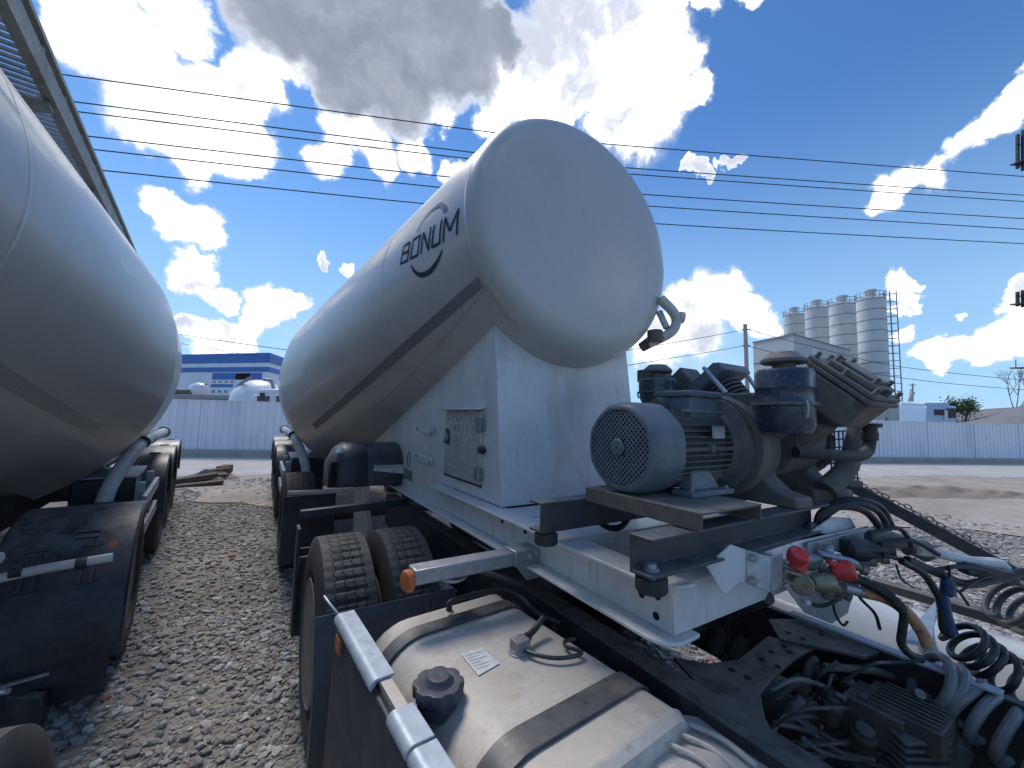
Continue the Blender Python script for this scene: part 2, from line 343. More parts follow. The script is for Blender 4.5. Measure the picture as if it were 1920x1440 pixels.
# concrete road along the fence, and the dirt strip in front of it
mb = MB(); K = 480
def wob(u, a, s): return a*(math.sin(u*.9+s)+.6*math.sin(u*2.3+2*s)+.35*math.sin(u*5.1+s)+.2*math.sin(u*11.3+3*s))
for k in range(K):
    u0, u1 = -30+k*.3, -30+(k+1)*.3
    mb.add([fl(u0, -.3, .018), fl(u1, -.3, .018), fl(u1, 4.9+wob(u1, .25, 1), .018), fl(u0, 4.9+wob(u0, .25, 1), .018)], [(0, 1, 2, 3)])
struct(mb.build('concrete_road', M_road))
mb = MB()
for k in range(K):
    u0, u1 = -30+k*.3, -30+(k+1)*.3
    w0, w1 = (7.4+wob(u0, .5, 3)+max(0, min(4.0, (u0-2)*.35)), 7.4+wob(u1, .5, 3)+max(0, min(4.0, (u1-2)*.35)))
    mb.add([fl(u0, 4.4, .0135), fl(u1, 4.4, .0135), fl(u1, w1, .0135), fl(u0, w0, .0135)], [(0, 1, 2, 3)])
struct(mb.build('dirt_track', M_dirt))

def pebbles():
    bm = bmesh.new(); bmesh.ops.create_icosphere(bm, subdivisions=1, radius=1.0)
    bv = np.array([v.co for v in bm.verts]); bf = np.array([[v.index for v in f.verts] for f in bm.faces]); bm.free()
    pts = []
    def field(n, x0, x1, y0, y1, smin, smax):
        x = rng.uniform(x0, x1, n); y = rng.uniform(y0, y1, n)
        mk = np.sin(x*3.3+y*1.1)+np.sin(y*2.0-x*1.9+1)+.6*np.sin(x*7+y*5.2); kp = (mk < 1.0) | (rng.uniform(0, 1, n) < .5); x, y = x[kp], y[kp]; n = len(x); s = rng.uniform(0, 1, n)**2.2*(smax-smin)+smin
        pts.append(np.stack([x, y, s], 1))
    field(10500, -1.2, .75, .5, 4.2, .008, .033)
    field(6000, -1.2, .75, .6, 3.6, .004, .010)
    field(6500, -1.4, .9, 4.0, 9.5, .010, .036)
    field(1300, -1.4, .9, 9.5, 12, .014, .045)
    field(2600, .2, 2.7, .3, 4.5, .012, .03)
    field(7500, 2.4, 6.5, .2, 3.2, .014, .042)
    field(2500, 6.0, 11.5, .3, 3.6, .02, .05)
    P = np.concatenate(pts); n = len(P)
    nv = len(bv)
    sc = np.stack([rng.uniform(.8, 1.35, n), rng.uniform(.65, 1.0, n), rng.uniform(.35, .7, n)], 1)*P[:, 2:3]
    base = bv[None]*(1+rng.uniform(-.20, .20, (n, nv, 1)))
    v = base*sc[:, None, :]
    a = rng.uniform(0, 2*np.pi, n); t = rng.uniform(-.5, .5, n)
    ct, st = np.cos(t)[:, None], np.sin(t)[:, None]
    v = np.stack([v[..., 0]*ct-v[..., 2]*st, v[..., 1], v[..., 0]*st+v[..., 2]*ct], -1)
    ca, sa = np.cos(a)[:, None], np.sin(a)[:, None]
    v = np.stack([v[..., 0]*ca-v[..., 1]*sa, v[..., 0]*sa+v[..., 1]*ca, v[..., 2]], -1)
    g = np.array([gz(x, y) for x, y in P[:, :2]])
    v[..., 0] += P[:, 0:1]; v[..., 1] += P[:, 1:2]; v[..., 2] += (g+P[:, 2]*.22)[:, None]
    f = (bf[None]+(np.arange(n)*nv)[:, None, None]).reshape(-1, 3)
    me = bpy.data.meshes.new('gravel'); me.vertices.add(n*nv); me.vertices.foreach_set('co', v.reshape(-1))
    me.loops.add(f.size); me.loops.foreach_set('vertex_index', f.reshape(-1).astype(np.int32))
    me.polygons.add(len(f)); me.polygons.foreach_set('loop_start', np.arange(0, f.size, 3, dtype=np.int32))
    me.update(calc_edges=True); me.validate()
    me.polygons.foreach_set('use_smooth', np.zeros(len(me.polygons), bool))
    mm = bpy.data.materials.new('pebble_stone'); mm.use_nodes = True; N = mm.node_tree.nodes; L = mm.node_tree.links; b = N['Principled BSDF']
    ge = N.new('ShaderNodeNewGeometry'); cr = N.new('ShaderNodeValToRGB'); e = cr.color_ramp.elements
    cr.color_ramp.interpolation = 'CONSTANT'
    e[0].position = 0; e[0].color = (.26, .245, .225, 1); e[1].position = .22; e[1].color = (.32, .305, .285, 1)
    for p, c in ((.42, (.38, .365, .35)), (.6, (.29, .27, .25)), (.74, (.44, .425, .405)), (.86, (.22, .21, .20)), (.92, (.52, .505, .48)), (.965, (.30, .22, .165)), (.996, (.27, .10, .065))):
        q = e.new(p); q.color = (*c, 1)
    L.new(ge.outputs['Random Per Island'], cr.inputs[0])
    tc = N.new('ShaderNodeTexCoord'); no = N.new('ShaderNodeTexNoise'); no.inputs['Scale'].default_value = 90; L.new(tc.outputs['Object'], no.inputs[0])
    mx = N.new('ShaderNodeMix'); mx.data_type = 'RGBA'; mx.blend_type = 'OVERLAY'; mx.inputs[0].default_value = .45; L.new(cr.outputs[0], mx.inputs[6]); L.new(no.outputs[0], mx.inputs[7])
    L.new(mx.outputs[2], b.inputs['Base Color']); b.inputs['Roughness'].default_value = .85
    me.materials.append(mm); o = bpy.data.objects.new('gravel', me); COL.objects.link(o); struct(o, 'stuff')
pebbles()
# low soil mound and clods on the right, behind the compressor
def mound(name, c, rx, ry, h, seed, label, cat, material):
    rs = np.random.default_rng(seed); mb = MB(); n = 34; V = []
    ph = rs.uniform(0, 6, 8)
    for j in range(n):
        for i in range(n):
            u, w = i/(n-1)*2-1, j/(n-1)*2-1; d = math.hypot(u, w)
            z = h*max(0, 1-d**1.6)*(1+.35*math.sin(u*7+ph[0])*math.cos(w*6+ph[1])+.3*math.sin(u*15+ph[2]+w*9)+.2*rs.uniform(-1, 1))-.02
            V.append(c+FE*u*rx+FN*w*ry+np.array([0, 0, z]))
    mb.add(V, [(j*n+i, j*n+i+1, (j+1)*n+i+1, (j+1)*n+i) for j in range(n-1) for i in range(n-1)])
    return tag(mb.build(name, material), label, cat)
mound('soil_mound', on(1740, 925, 2, 0), 3.4, .9, .15, 3, 'low brown mound of loose soil on the open ground right of the compressor', 'soil mound', M_soil)
mound('soil_mound', on(1900, 930, 2, 0), 2.4, .6, .09, 5, 'flatter brown soil ridge further right, at the edge of the photo', 'soil mound', M_soil)

# ------------------------------------------------------------------ fence
mb = MB()
def sheet(u0, u1, z0, z1, pitch, depth):
    u = u0; V = []; k = 0
    us = []
    while u < u1:
        us += [(u, 0), (u+pitch*.55, 0), (u+pitch*.62, depth), (u+pitch*.93, depth)]; u += pitch
    n = len(us)
    V = [fl(a, b, z0) for a, b in us]+[fl(a, b, z1) for a, b in us]
    mb.add(V, [(i, i+1, n+i+1, n+i) for i in range(n-1)])
fr = root('sheet_metal_fence', 'long blue-grey ribbed sheet metal fence along the far side of the concrete road', 'fence', fl(14, 0))
sheet(-14, 44, .26, 2.04, .25, -.03); mb.build('ribbed_sheet', M_fence, fr, smooth=False)
mb = MB(); mb.obox(fl(15, .06, .12), FE*29, FN*.12, (0, 0, .14)); mb.build('concrete_footing', M_base, fr, bevel=.02)
for k in range(19): MB().box(-.03, .03, 0, .001, 0, .001) if False else MB().obox(fl(-13+k*3.0, .012, 1.15), FE*.022, FN*.008, (0, 0, .88)).build('joint_strip', M_wall, fr)
mb = MB(); mb.bar(fl(-14, .0, 2.05), fl(44, .0, 2.05), .06, .03); mb.build('top_rail', M_fence, fr)

# ------------------------------------------------------------------ cement trailers
XC, Y0 = 1.46, 4.25
RINGS = [(1.62, 2.715, .672), (1.70, 2.708, .70), (6.0, 2.15, 1.32), (6.9, 2.15, 1.32), (11.1, 2.55, .85)]
def ring_at(y):
    for (a, za, ra), (b, zb, rb) in zip(RINGS, RINGS[1:]):
        if y <= b: t = (y-a)/(b-a); return za+(zb-za)*t, ra+(rb-ra)*t
    return RINGS[-1][1:]
TILT = math.tan(R(5))
def surf(y, a, off=0.0):                     # a = angle above the left-hand horizontal
    zc, r = ring_at(y); r += off
    return np.array([XC-r*math.cos(a), y+TILT*r*math.sin(a)*max(0, (6.0-y)/4.4), zc+r*math.sin(a)])
def hit(px, py):
    r = ray(px, py); t = .8
    def f(t):
        p = EYE+r*t; zc, rr = ring_at(p[1]); return math.hypot(p[0]-XC, p[2]-zc)-rr
    while f(t) > 0 and t < 9: t += .01
    p = EYE+r*t; zc, rr = ring_at(p[1])
    a = math.atan2(p[2]-zc, XC-p[0]); k = max(0, (6.0-p[1])/4.4)
    return p[1]-TILT*rr*math.sin(a)*k, a
def ribbon(mb, pts, w, off=.004):            # pts: (y, angle); w: width in metres (scalar or list)
    P = [surf(y, a, off) for y, a in pts]; Nn = [np.array([-math.cos(a), -.2, math.sin(a)]) for y, a in pts]
    ww = w if hasattr(w, '__len__') else [w]*len(P); V = []
    for i in range(len(P)):
        t = unit(P[min(i+1, len(P)-1)]-P[max(0, i-1)]); s = unit(np.cross(t, Nn[i])); V += [P[i]-s*ww[i]/2, P[i]+s*ww[i]/2]
    mb.add(V, [(2*i, 2*i+1, 2*i+3, 2*i+2) for i in range(len(P)-1)])
def seg(p, q, n=6): return [(p[0]+(q[0]-p[0])*i/n, p[1]+(q[1]-p[1])*i/n) for i in range(n+1)]

def tyre(mb, c, ax, w=.28, ro=.505, ri=.29, blocks=56, lat=True):
    """tyre with zig-zag grooves; c = centre, ax = axle direction"""
    c = np.asarray(c, float); ax = unit(ax); u = np.array([0, 1., 0]); v = np.cross(ax, u)
    h = w/2; g = .011
    prof = [(-h*.55, ri), (-h*.95, ri+.05), (-h, ri+.11), (-h*.95, ro-.055), (-h*.86, ro-.012)]
    tr = []
    edges = [-.82, -.50, -.47, -.17, -.14, .14, .17, .47, .50, .82]
    for k, e in enumerate(edges): tr.append((e*h, k))
    per = 4; n = blocks*per; rings = []
    for i in range(n):
        t = 2*math.pi*i/n; zig = .006*(1 if (i//2) % 2 else -1); q = i % per; row = []
        d = math.cos(t)*u+math.sin(t)*v
        for a, r in prof: row.append(c+ax*a+d*r)
        for a, k in tr:
            inner = k in (2, 3, 4, 5, 6, 7) or True
            zz = zig if 0 < k < 9 else 0
            dr = ro-.004*abs(a/h)**2
            if lat and q == 0 and k not in (0, 9): dr -= .007
            row.append(c+ax*(a+zz)+d*dr)
            if k in (1, 3, 5, 7): row.append(c+ax*(a+zz+.0015)+d*(ro-g))
            if False: pass
            if k in (1, 3, 5, 7): row.append(c+ax*(edges[k+1]*h+zz-.0015)+d*(ro-g))
        for a, r in prof[::-1]: row.append(c-ax*a+d*r)
        rings.append(row)
    m_ = len(rings[0]); V = [p for r in rings for p in r]; F = []
    for i in range(n):
        j = (i+1) % n
        for k in range(m_-1): F.append((i*m_+k, i*m_+k+1, j*m_+k+1, j*m_+k))
        F.append((i*m_+m_-1, i*m_, j*m_, j*m_+m_-1))
    mb.add(V, F); return mb
def rim(mb, c, ax, w=.26, dish=.13):
    # ax points to the outside of the truck
    h = w/2
    mb.lathe(c, ax, [(h, .297), (h+.006, .292), (h-.01, .272), (h-.03, .262), (h-dish+.03, .255), (h-dish, .235), (h-dish+.012, .20), (h-dish+.012, .145),
                     (h-dish+.035, .135), (h-dish+.035, .10), (h-dish+.09, .095), (h-dish+.10, .07), (h-dish+.10, .0)], 40)
    for k in range(10):
        t = k*math.pi/5; axv = unit(ax); u = np.array([0, 1., 0]); v = np.cross(axv, u)
        p = np.asarray(c, float)+axv*(h-dish+.012)+.17*(math.cos(t)*u+math.sin(t)*v); bolt(mb, p, axv, .012, .03)
    return mb
def wheel(parent, c, ax, name='wheel', w=.28, lat=True):
    o = tyre(MB(), c, ax, w, lat=lat).build(name, M_rubber, parent, sharp=28)
    rim(MB(), c, ax).build('rim', M_rim, o); return o
def mudguard(parent, x0, x1, yc, zc, r, a0, a1, thick=.018, lip=.05, material=None, ribs=True):
    mb = MB(); n = 26; rings = []
    for i in range(n+1):
        a = R(a0+(a1-a0)*i/n); c, s = math.cos(a), math.sin(a)
        sec = [(x0, r-lip), (x0, r-.012), (x0+.012, r), (x1-.012, r), (x1, r-.012), (x1, r-lip), (x1-.008, r-lip), (x1-.008, r-thick), (x0+.008, r-thick), (x0+.008, r-lip)]
        rings.append([(x, yc-rr*c, zc+rr*s) for x, rr in sec])
    mb.loft(rings)
    if ribs:
        for a in (a0+(a1-a0)*.18, a0+(a1-a0)*.5, a0+(a1-a0)*.82):
            for k in (-.022, .022):
                t = R(a)+k/r; c, s = math.cos(t), math.sin(t)
                mb.obox(((x0+x1)/2+.06, yc-(r+.002)*c, zc+(r+.002)*s), (.05, 0, 0), (0, .012*s, .012*c), (0, -c*.008, s*.008))
    return mb.build('mudguard', material or M_black, parent)

def trailer(label, logo, catwalk, paint, side, seam=2.74):
    """side = -1: the seen flank is the left one (x < 0), +1: the right one"""
    T = root('cement_tanker_trailer', label, 'tanker trailer', (XC, Y0, 0), 'cement tanker trailers parked side by side')
    mb = MB(); n = 96; rings = []
    dome = [(-.052, .002), (-.051, .12), (-.047, .25), (-.040, .38), (-.030, .50), (-.018, .585), (-.004, .632), (.016, .664), (.042, .685), (.066, .695)]
    TT = [(1.62+d, 2.712, r) for d, r in dome]+[(1.696, 2.708, .6995), (1.7, 2.708, .7005), (1.705, 2.708, .701), (1.707, 2.708, .7025), (1.716, 2.706, .7040), (1.718, 2.706, .7027)]
    for y in (1.73, 1.76, 2.3, seam-.05, seam-.02, seam-.003): z, r = ring_at(y); TT.append((y, z, r))
    z, r = ring_at(seam+.005); TT += [(seam, z, r+.0006), (seam+.01, z, r+.0006), (seam+.014, z, r)]
    for y in (seam+.03, seam+.06, seam+.4, 4.9, 5.8, 5.95, 6.0, 6.05, 6.2, 6.7, 6.85, 6.9, 6.95, 7.1, 8.2, 9.5, 11.1): z, r = ring_at(y); TT.append((y, z, r))
    TT += [(11.18, 2.55, .80), (11.25, 2.55, .65), (11.29, 2.55, .33), (11.3, 2.55, .002)]
    for y, zc, r in TT:
        k = max(0, min(1, (6.0-y)/4.4))*TILT
        rings.append([(XC-r*math.cos(t), y+k*r*math.sin(t), zc+r*math.sin(t)) for t in (2*math.pi*i/n for i in range(n))])
    mb.loft(rings); tk = mb.build('tank', paint, T, sharp=50)
    # reflective tape along the flank and the weld bead of the saddle plate below it
    tp = [np.array(hit(*q)) for q in ((930, 506), (850, 574), (770, 642), (690, 713), (615, 778))]
    pf = np.polyfit([q[0] for q in tp], [q[1] for q in tp], 2)
    mb = MB(); ys_ = np.linspace(1.74, tp[-1][0]+.6, 40)
    ribbon(mb, [(y, np.polyval(pf, y) if side < 0 else math.pi-np.polyval(pf, y)) for y in ys_], [.055+.02*i/39 for i in range(40)], .004); mb.build('reflective_stripe', M_tape if side < 0 else M_tape2, tk)
    if side > 0:
        mb = MB(); ribbon(mb, [(1.75+1.74*i/30, math.pi-.42+.10*i/30) for i in range(31)], .007, .003); mb.build('seam_line', M_tape, tk)
    if logo:
        lo = MB(); bl, tl, br, tr = hit(753, 495), hit(759, 462), hit(858, 437), hit(861, 393)
        def uv(u, v):
            return tuple(bl[i]*(1-u)*(1-v)+br[i]*u*(1-v)+tl[i]*(1-u)*v+tr[i]*u*v for i in (0, 1))
        def st(*pp, w=.0155):
            for (u0, v0), (u1, v1) in zip(pp, pp[1:]): ribbon(lo, seg(uv(u0, v0), uv(u1, v1)), w)
        st((.0, -.06), (.0, 1.06)); st((0, 1.0), (.13, 1.0)); st((.13, 1.06), (.145, .55)); st((0, .52), (.15, .52)); st((.15, .55), (.15, -.06)); st((0, 0), (.16, 0))
        st((.215, -.06), (.215, 1.06)); st((.215, 1), (.355, 1)); st((.355, 1.06), (.355, -.06)); st((.215, 0), (.355, 0))
        st((.42, -.06), (.42, 1.05)); st((.42, 1.03), (.555, -.03)); st((.555, -.05), (.555, 1.06))
        st((.615, 1.06), (.615, -.05)); st((.615, 0), (.74, 0)); st((.74, -.05), (.74, 1.06))
        st((.80, -.06), (.80, 1.06)); st((.80, 1.03), (.895, .28)); st((.895, .28), (1.0, 1.03)); st((1.0, 1.06), (1.0, -.06))
        lo.build('lettering', M_ink, tk)
        lo = MB(); pp = spline([np.array(hit(*q)) for q in ((772, 497), (780, 510), (793, 515), (810, 507), (823, 487), (832, 467))], 6)
        ribbon(lo, [tuple(p) for p in pp], [.008+.022*math.sin(math.pi*i/(len(pp)-1)) for i in range(len(pp))]); lo.build('logo_arc', M_ink, tk)
        lo = MB(); pp = spline([np.array(hit(*q)) for q in ((782, 437), (797, 410), (813, 392), (827, 385), (835, 391), (835, 398))], 6)
        ribbon(lo, [tuple(p) for p in pp], [.010+.026*i/(len(pp)-1) for i in range(len(pp))]); lo.build('logo_arc', M_ink2, tk)
        mb = MB(); w1 = [hit(930, 517), hit(870, 590), hit(800, 668), hit(740, 728), hit(692, 768)]
        mb.tube([surf(*q, .002) for q in spline([np.array(q) for q in w1], 5)], .004, 6); mb.build('weld_bead', paint, tk)
    # saddle neck: two side plates and a raked front plate
    xl, xr = XC-.48, XC+.48
    mb = MB()
    poly = [(1.665, 1.258), (1.815, 2.42), (3.2, 2.25), (4.9, 1.75), (5.6, 1.30), (5.5, 1.12), (3.5, 1.10), (2.42, 1.10), (2.42, 1.258)]
    mb.prism([(xl, y, z) for y, z in poly], (xr-xl, 0, 0)); nk = mb.build('saddle_neck', M_white, T, bevel=.006)
    # underframe: two beams with flanges, bent front cross plate, cross members
    mb = MB()
    for sx in (-1, 1):
        xo = XC+sx*.50; xi = XC+sx*.485; a, b = min(xo, xi), max(xo, xi)
        mb.box(a, b, .722, 2.425, 1.115, 1.242)                                     # web
        fa, fb = (XC-.56, XC-.45) if sx < 0 else (XC+.45, XC+.56)
        # top flange with rounded nose
        nose = [(fa if sx < 0 else fb, .86)]; cxn = (fa+.10) if sx < 0 else (fb-.10)
        for k in range(7):
            t = R(180+90*k/6) if sx < 0 else R(360-90*k/6); nose.append((cxn+.10*math.cos(t), .78+.10*math.sin(t)))
        inn = fb if sx < 0 else fa
        poly = nose+[(inn, .68), (inn, 2.44), (fa if sx < 0 else fb, 2.44)]
        mb.prism([(x, y, 1.242) for x, y in poly], (0, 0, .013))
        la, lb = (XC-.56, XC-.42) if sx < 0 else (XC+.42, XC+.56); cxn = (la+.07) if sx < 0 else (lb-.07)
        nose = []
        for k in range(7):
            t = R(180+90*k/6) if sx < 0 else R(360-90*k/6); nose.append((cxn+.07*math.cos(t), .755+.07*math.sin(t)))
        poly = nose+[((lb, .69) if sx < 0 else (la, .69)), ((lb, 4.6) if sx < 0 else (la, 4.6)), ((la, 4.6) if sx < 0 else (lb, 4.6))]
        mb.prism([(x, y, 1.103) for x, y in poly], (0, 0, .012))
    fm = mb.build('underframe', M_white, T, bevel=.004)
    mb = MB()                                                                     # front cross plate, bent over
    prof = [(.80, 1.2555), (.78, 1.2555), (.735, 1.25), (.705, 1.232), (.692, 1.20), (.688, 1.115), (.70, 1.112), (.704, 1.19), (.716, 1.222), (.74, 1.238), (.78, 1.243), (.80, 1.243)]
    mb.prism([(XC-.498, y+.024, z+.0015) for y, z in prof], (.996, 0, 0)); mb.build('front_cross_plate', M_white, T, bevel=.003)
    mb = MB()
    mb.box(XC-.452, XC+.452, 1.12, 1.46, 1.238, 1.2535); mb.box(XC-.452, XC+.452, 1.121, 1.135, 1.115, 1.238)
    mb.tube([(XC-.34, 1.53, 1.272), (XC-.25, 1.53, 1.283), (XC+.3, 1.53, 1.283), (XC+.36, 1.53, 1.272)], .035, 10)
    mb.box(XC-.452, XC+.452, 1.48, 1.665, 1.240, 1.252)
    mb.build('cross_member', M_white, T, bevel=.003)
    for y, z in ((.765, 1.2), (.82, 1.185), (.77, 1.145), (1.43, 1.21), (1.62, 1.21)):
        MB().lathe((XC-.5005, y, z), (-1, 0, 0), [(0, .011), (.0012, .011)], 12).build('bolt_hole', M_hole, fm)
    for x, y in ((XC-.40, 1.40), (XC-.30, 1.42), (XC-.26, 1.42), (XC-.25, .765), (XC-.22, 1.20)):
        MB().box(x-.011, x+.011, y-.004, y+.004, 1.2545, 1.2582).build('slot', M_hole, fm)
    # axles, wheels, guards, rails on the seen flank (and plain wheels on the other one)
    S = side
    def fx(a, b): return (XC+S*a, XC+S*b) if S*a < S*b else (XC+S*b, XC+S*a)
    for k, y in enumerate((5.2, 7.7, 9.1, 10.5)):
        wheel(T, (XC+S*1.08, y, .50), (S, 0, 0), w=.33, lat=False)
        wheel(T, (XC-S*1.08, y, .50), (-S, 0, 0), w=.33, lat=False)
        if k: x0, x1 = fx(.86, 1.27); mudguard(T, x0, x1, y, .52, .63, 5, 175)
    mb = MB()
    for y in (5.2, 7.7, 9.1, 10.5): mb.tube([(XC-1.0, y, .5), (XC+1.0, y, .5)], .07, 12)
    for x in (XC-.5, XC+.5): mb.box(x-.05, x+.05, 4.6, 11.2, .85, 1.05)
    mb.build('axle_beams', M_chassis, T)
    mb = MB()
    for z in (.62, .86):
        for y0_, y1_ in ((5.75, 6.95),): x0, x1 = fx(1.19, 1.225); mb.box(x0, x1, y0_, y1_, z, z+.10)
    for y in (5.95, 6.75): x0, x1 = fx(1.13, 1.19); mb.box(x0, x1, y-.03, y+.03, .55, 1.05)
    mb.build('side_guard_rail', M_galv, T, bevel=.006)
    mb = MB(); x0, x1 = fx(.72, 1.12); mb.box(x0, x1, 6.05, 6.85, .62, 1.08); bx = mb.build('tool_box', M_black, T, bevel=.02)
    mb = MB(); mb.box(x0-.005, x1+.005, 6.03, 6.87, 1.08, 1.095); mb.build('lid', M_galv, bx, bevel=.004)
    # white delivery pipe above the guards
    mb = MB(); px_ = XC+S*1.07
    mb.tube(spline([(XC+S*.95, 5.85, .86), (XC+S*.98, 5.95, 1.05), (px_, 6.3, 1.30), (px_+S*.03, 7.0, 1.36), (px_+S*.08, 8.2, 1.38)], 8), .055, 14)
    pp = mb.build('delivery_pipe', M_white, T)
    for y in (6.5, 7.1, 7.7, 8.15): MB().lathe((px_+S*.03, y, 1.355), (0, 1, 0), [(-.015, .062), (.015, .062)], 14).build('clamp', M_black, pp)
    mb = MB()
    mb.lathe((px_+S*.08, 8.2, 1.38), (S*.1, 1, 0), [(0, .05), (.0, .075), (.03, .075), (.04, .06), (.1, .06)], 14); mb.build('pipe_flange', M_galv, pp)
    if catwalk:
        y0_, y1_ = 1.75, 8.3; xa, xb = XC+.30, XC+.75
        mb = MB(); mb.box(xb-.05, xb, y0_, y1_, 3.40, 3.52); mb.box(xb-.02, xb+.015, y0_, y1_, 3.545, 3.575)
        for y in np.arange(y0_, y1_, .42): mb.box(xb-.03, xb, y-.02, y+.02, 3.52, 3.55)
        cw = mb.build('walkway', M_catwalk, T, bevel=.003)
        mb = MB(); mb.box(xa+.18, xa+.26, y0_, y1_, 3.33, 3.43); mb.build('walkway_beam', M_galv, T, bevel=.004)
        mb = MB()
        for y in np.arange(y0_, y1_, .055): mb.box(xa-.05, xb-.05, y, y+.022, 3.432, 3.447)
        mb.box(xa-.05, xa-.03, y0_, y1_, 3.41, 3.448)
        mb.build('grating', M_galv, cw)
        for y in np.arange(y0_+.5, y1_, 1.15):
            MB().bar((XC+.15, y, 3.22), (xb-.02, y, 3.38), .06, .05).build('walkway_bracket', M_catwalk, T, bevel=.004)
    return T, tk, nk
TR, TANK, NECK = trailer('white cement tanker trailer in the middle with dark lettering on its flank', True, False, M_tank, -1)

# --- first axle flap and tube, canister, hatch and fittings of the middle trailer
def flap_set(T, S, lampz=None):
    fx = lambda a, b: (min(XC+S*a, XC+S*b), max(XC+S*a, XC+S*b))
    mb = MB(); x0, x1 = fx(.78, 1.25); mb.box(x0, x1, 4.53, 4.545, .22, .86); mb.build('mud_flap', M_black, T)
    mb = MB(); mb.tube([(XC+S*.60, 4.50, .885), (XC+S*1.22, 4.50, .90)], .022, 12)
    tb = mb.build('flap_tube', M_dirtywhite, T)
for_flap = flap_set(TR, -1)
mb = MB()      # landing leg stub and bracket behind the tractor wheels
mb.box(XC-.62, XC-.50, 4.30, 4.42, .25, 1.05); mb.box(XC-.66, XC-.46, 4.26, 4.46, .20, .23); mb.bar((XC-.56, 4.25, .95), (XC-.56, 3.95, .6), .05, .05)
mb.build('landing_leg', M_dirtywhite, TR, bevel=.005)
# black canister on its bracket, left of the saddle
YC = 3.42; xR = XC-.482; xL = on(612, 868, 1, YC)[0]; zT = on(690, 831, 1, YC)[2]; zB = on(640, 908, 1, YC)[2]; HC = zT-zB
cn = MB(); sec = [(.0, .0), (.0, .55), (.06, .80), (.18, .97), (.32, 1.0), (.40, 1.0), (.46, .9), (.46, .0)]
def can_sec(x, k, kz=1.0): return [(x, YC+(b-.23)*k*.75, zB+HC*c*kz) for b, c in sec]
xm = xR-(xR-xL)*.50
cn.loft([can_sec(xR, 1.0), can_sec(xm+.01, 1.0), can_sec(xm, .97, .985), can_sec(xm-.01, 1.0, 1.02), can_sec(xL+(xm-xL)*.45, 1.0, 1.02), can_sec(xL+(xm-xL)*.22, .93, .90), can_sec(xL, .80, .55)])
can = cn.build('water_canister', M_black, TR, bevel=.010)
mb = MB(); p = on(637, 843, 1, YC-.10); mb.lathe(p, unit((-.75, -.45, .5)), [(-.02, .030), (.0, .018), (.008, .032), (.009, .0)], 18); mb.build('filler_cap', M_sticker, can)
mb = MB(); mb.obox((xL+.03, YC-.165, zB+HC*.32), (.022, 0, 0), (0, .006, 0), (0, 0, HC*.28)); mb.build('grip_recess', M_hole, can)
zk = on(700, 878, 1, YC-.2)[2]; mb = MB(); mb.prism([(xR, YC-.19, zk+.01), (xR, YC-.19, zk-.055), (xR-.235, YC-.19, zk-.02), (xR-.235, YC-.19, zk+.005)], (0, -.012, 0)); mb.box(xR-.235, xR, YC-.215, YC-.178, zk+.011, zk+.018)
mb.build('canister_bracket', M_dirtywhite, TR, bevel=.002)
# tread-plate hatch with hood, hinges, latch
hx = XC-.4805
def hp(px, py): p = on(px, py, 0, hx); return p[1], p[2]
c4 = [hp(839, 767), hp(906, 774), hp(903, 911), hp(836, 886)]
hy0 = (c4[1][0]+c4[2][0])/2; hy1 = (c4[0][0]+c4[3][0])/2; hz0 = (c4[2][1]+c4[3][1])/2; hz1 = (c4[0][1]+c4[1][1])/2
mb = MB(); mb.box(hx-.012, hx, hy0, hy1, hz0, hz1)
hatch = mb.build('hatch_door', M_checker, NECK, bevel=.003)
mb = MB()
for r_ in range(6):
    for c_ in range(7):
        yy = hy0+.05+(hy1-hy0-.10)*(c_+.5*(r_ % 2))/6.5; zz = hz0+.04+(hz1-hz0-.08)*r_/5
        mb.obox((hx-.0125, yy, zz), (.0045, 0, 0), (0, .007, .003), (0, -.006, .020))
mb.build('tread_bars', M_checker, hatch, bevel=.001)
mb = MB(); mb.box(hx-.006, hx, hy0-.006, hy1+.006, hz0-.012, hz0-.001); mb.box(hx-.006, hx, hy1+.001, hy1+.012, hz0-.012, hz1); mb.build('hatch_seal', M_black, NECK)
mb = MB(); mb.prism([(hx+.001, hy0-.03, hz1+.062), (hx+.001, hy0-.03, hz1+.012), (hx-.055, hy0-.03, hz1+.002), (hx-.058, hy0-.03, hz1+.008)], (0, hy1-hy0+.06, 0)); mb.build('hatch_hood', M_white, NECK, bevel=.002)
for zz in (hz1-.075, hz0+.055):
    mb = MB(); mb.box(hx-.022, hx-.012, hy0+.002, hy0+.05, zz-.032, zz+.032); mb.tube([(hx-.02, hy0-.004, zz-.038), (hx-.02, hy0-.004, zz+.038)], .011, 10); mb.box(hx-.016, hx, hy0-.028, hy0-.004, zz-.03, zz+.03)
    mb.build('hinge', M_greymetal, NECK, bevel=.002)
zz = (hz0+hz1)/2
mb = MB(); mb.lathe((hx, hy0-.022, zz-.01), (-1, 0, 0), [(0, .02), (.012, .022), (.03, .018), (.034, .01)], 16); mb.build('rubber_buffer', M_black, NECK)
mb = MB(); mb.box(hx-.016, hx-.0121, hy1-.075, hy1-.008, zz-.01, zz+.085); lt = mb.build('latch_plate', M_black, hatch, bevel=.004)
mb = MB(); mb.tube([(hx-.02, hy1-.03, zz+.055), (hx-.03, hy1-.045, zz+.02), (hx-.02, hy1-.02, zz+.0)], .012, 8); mb.build('handle', M_galv, lt)
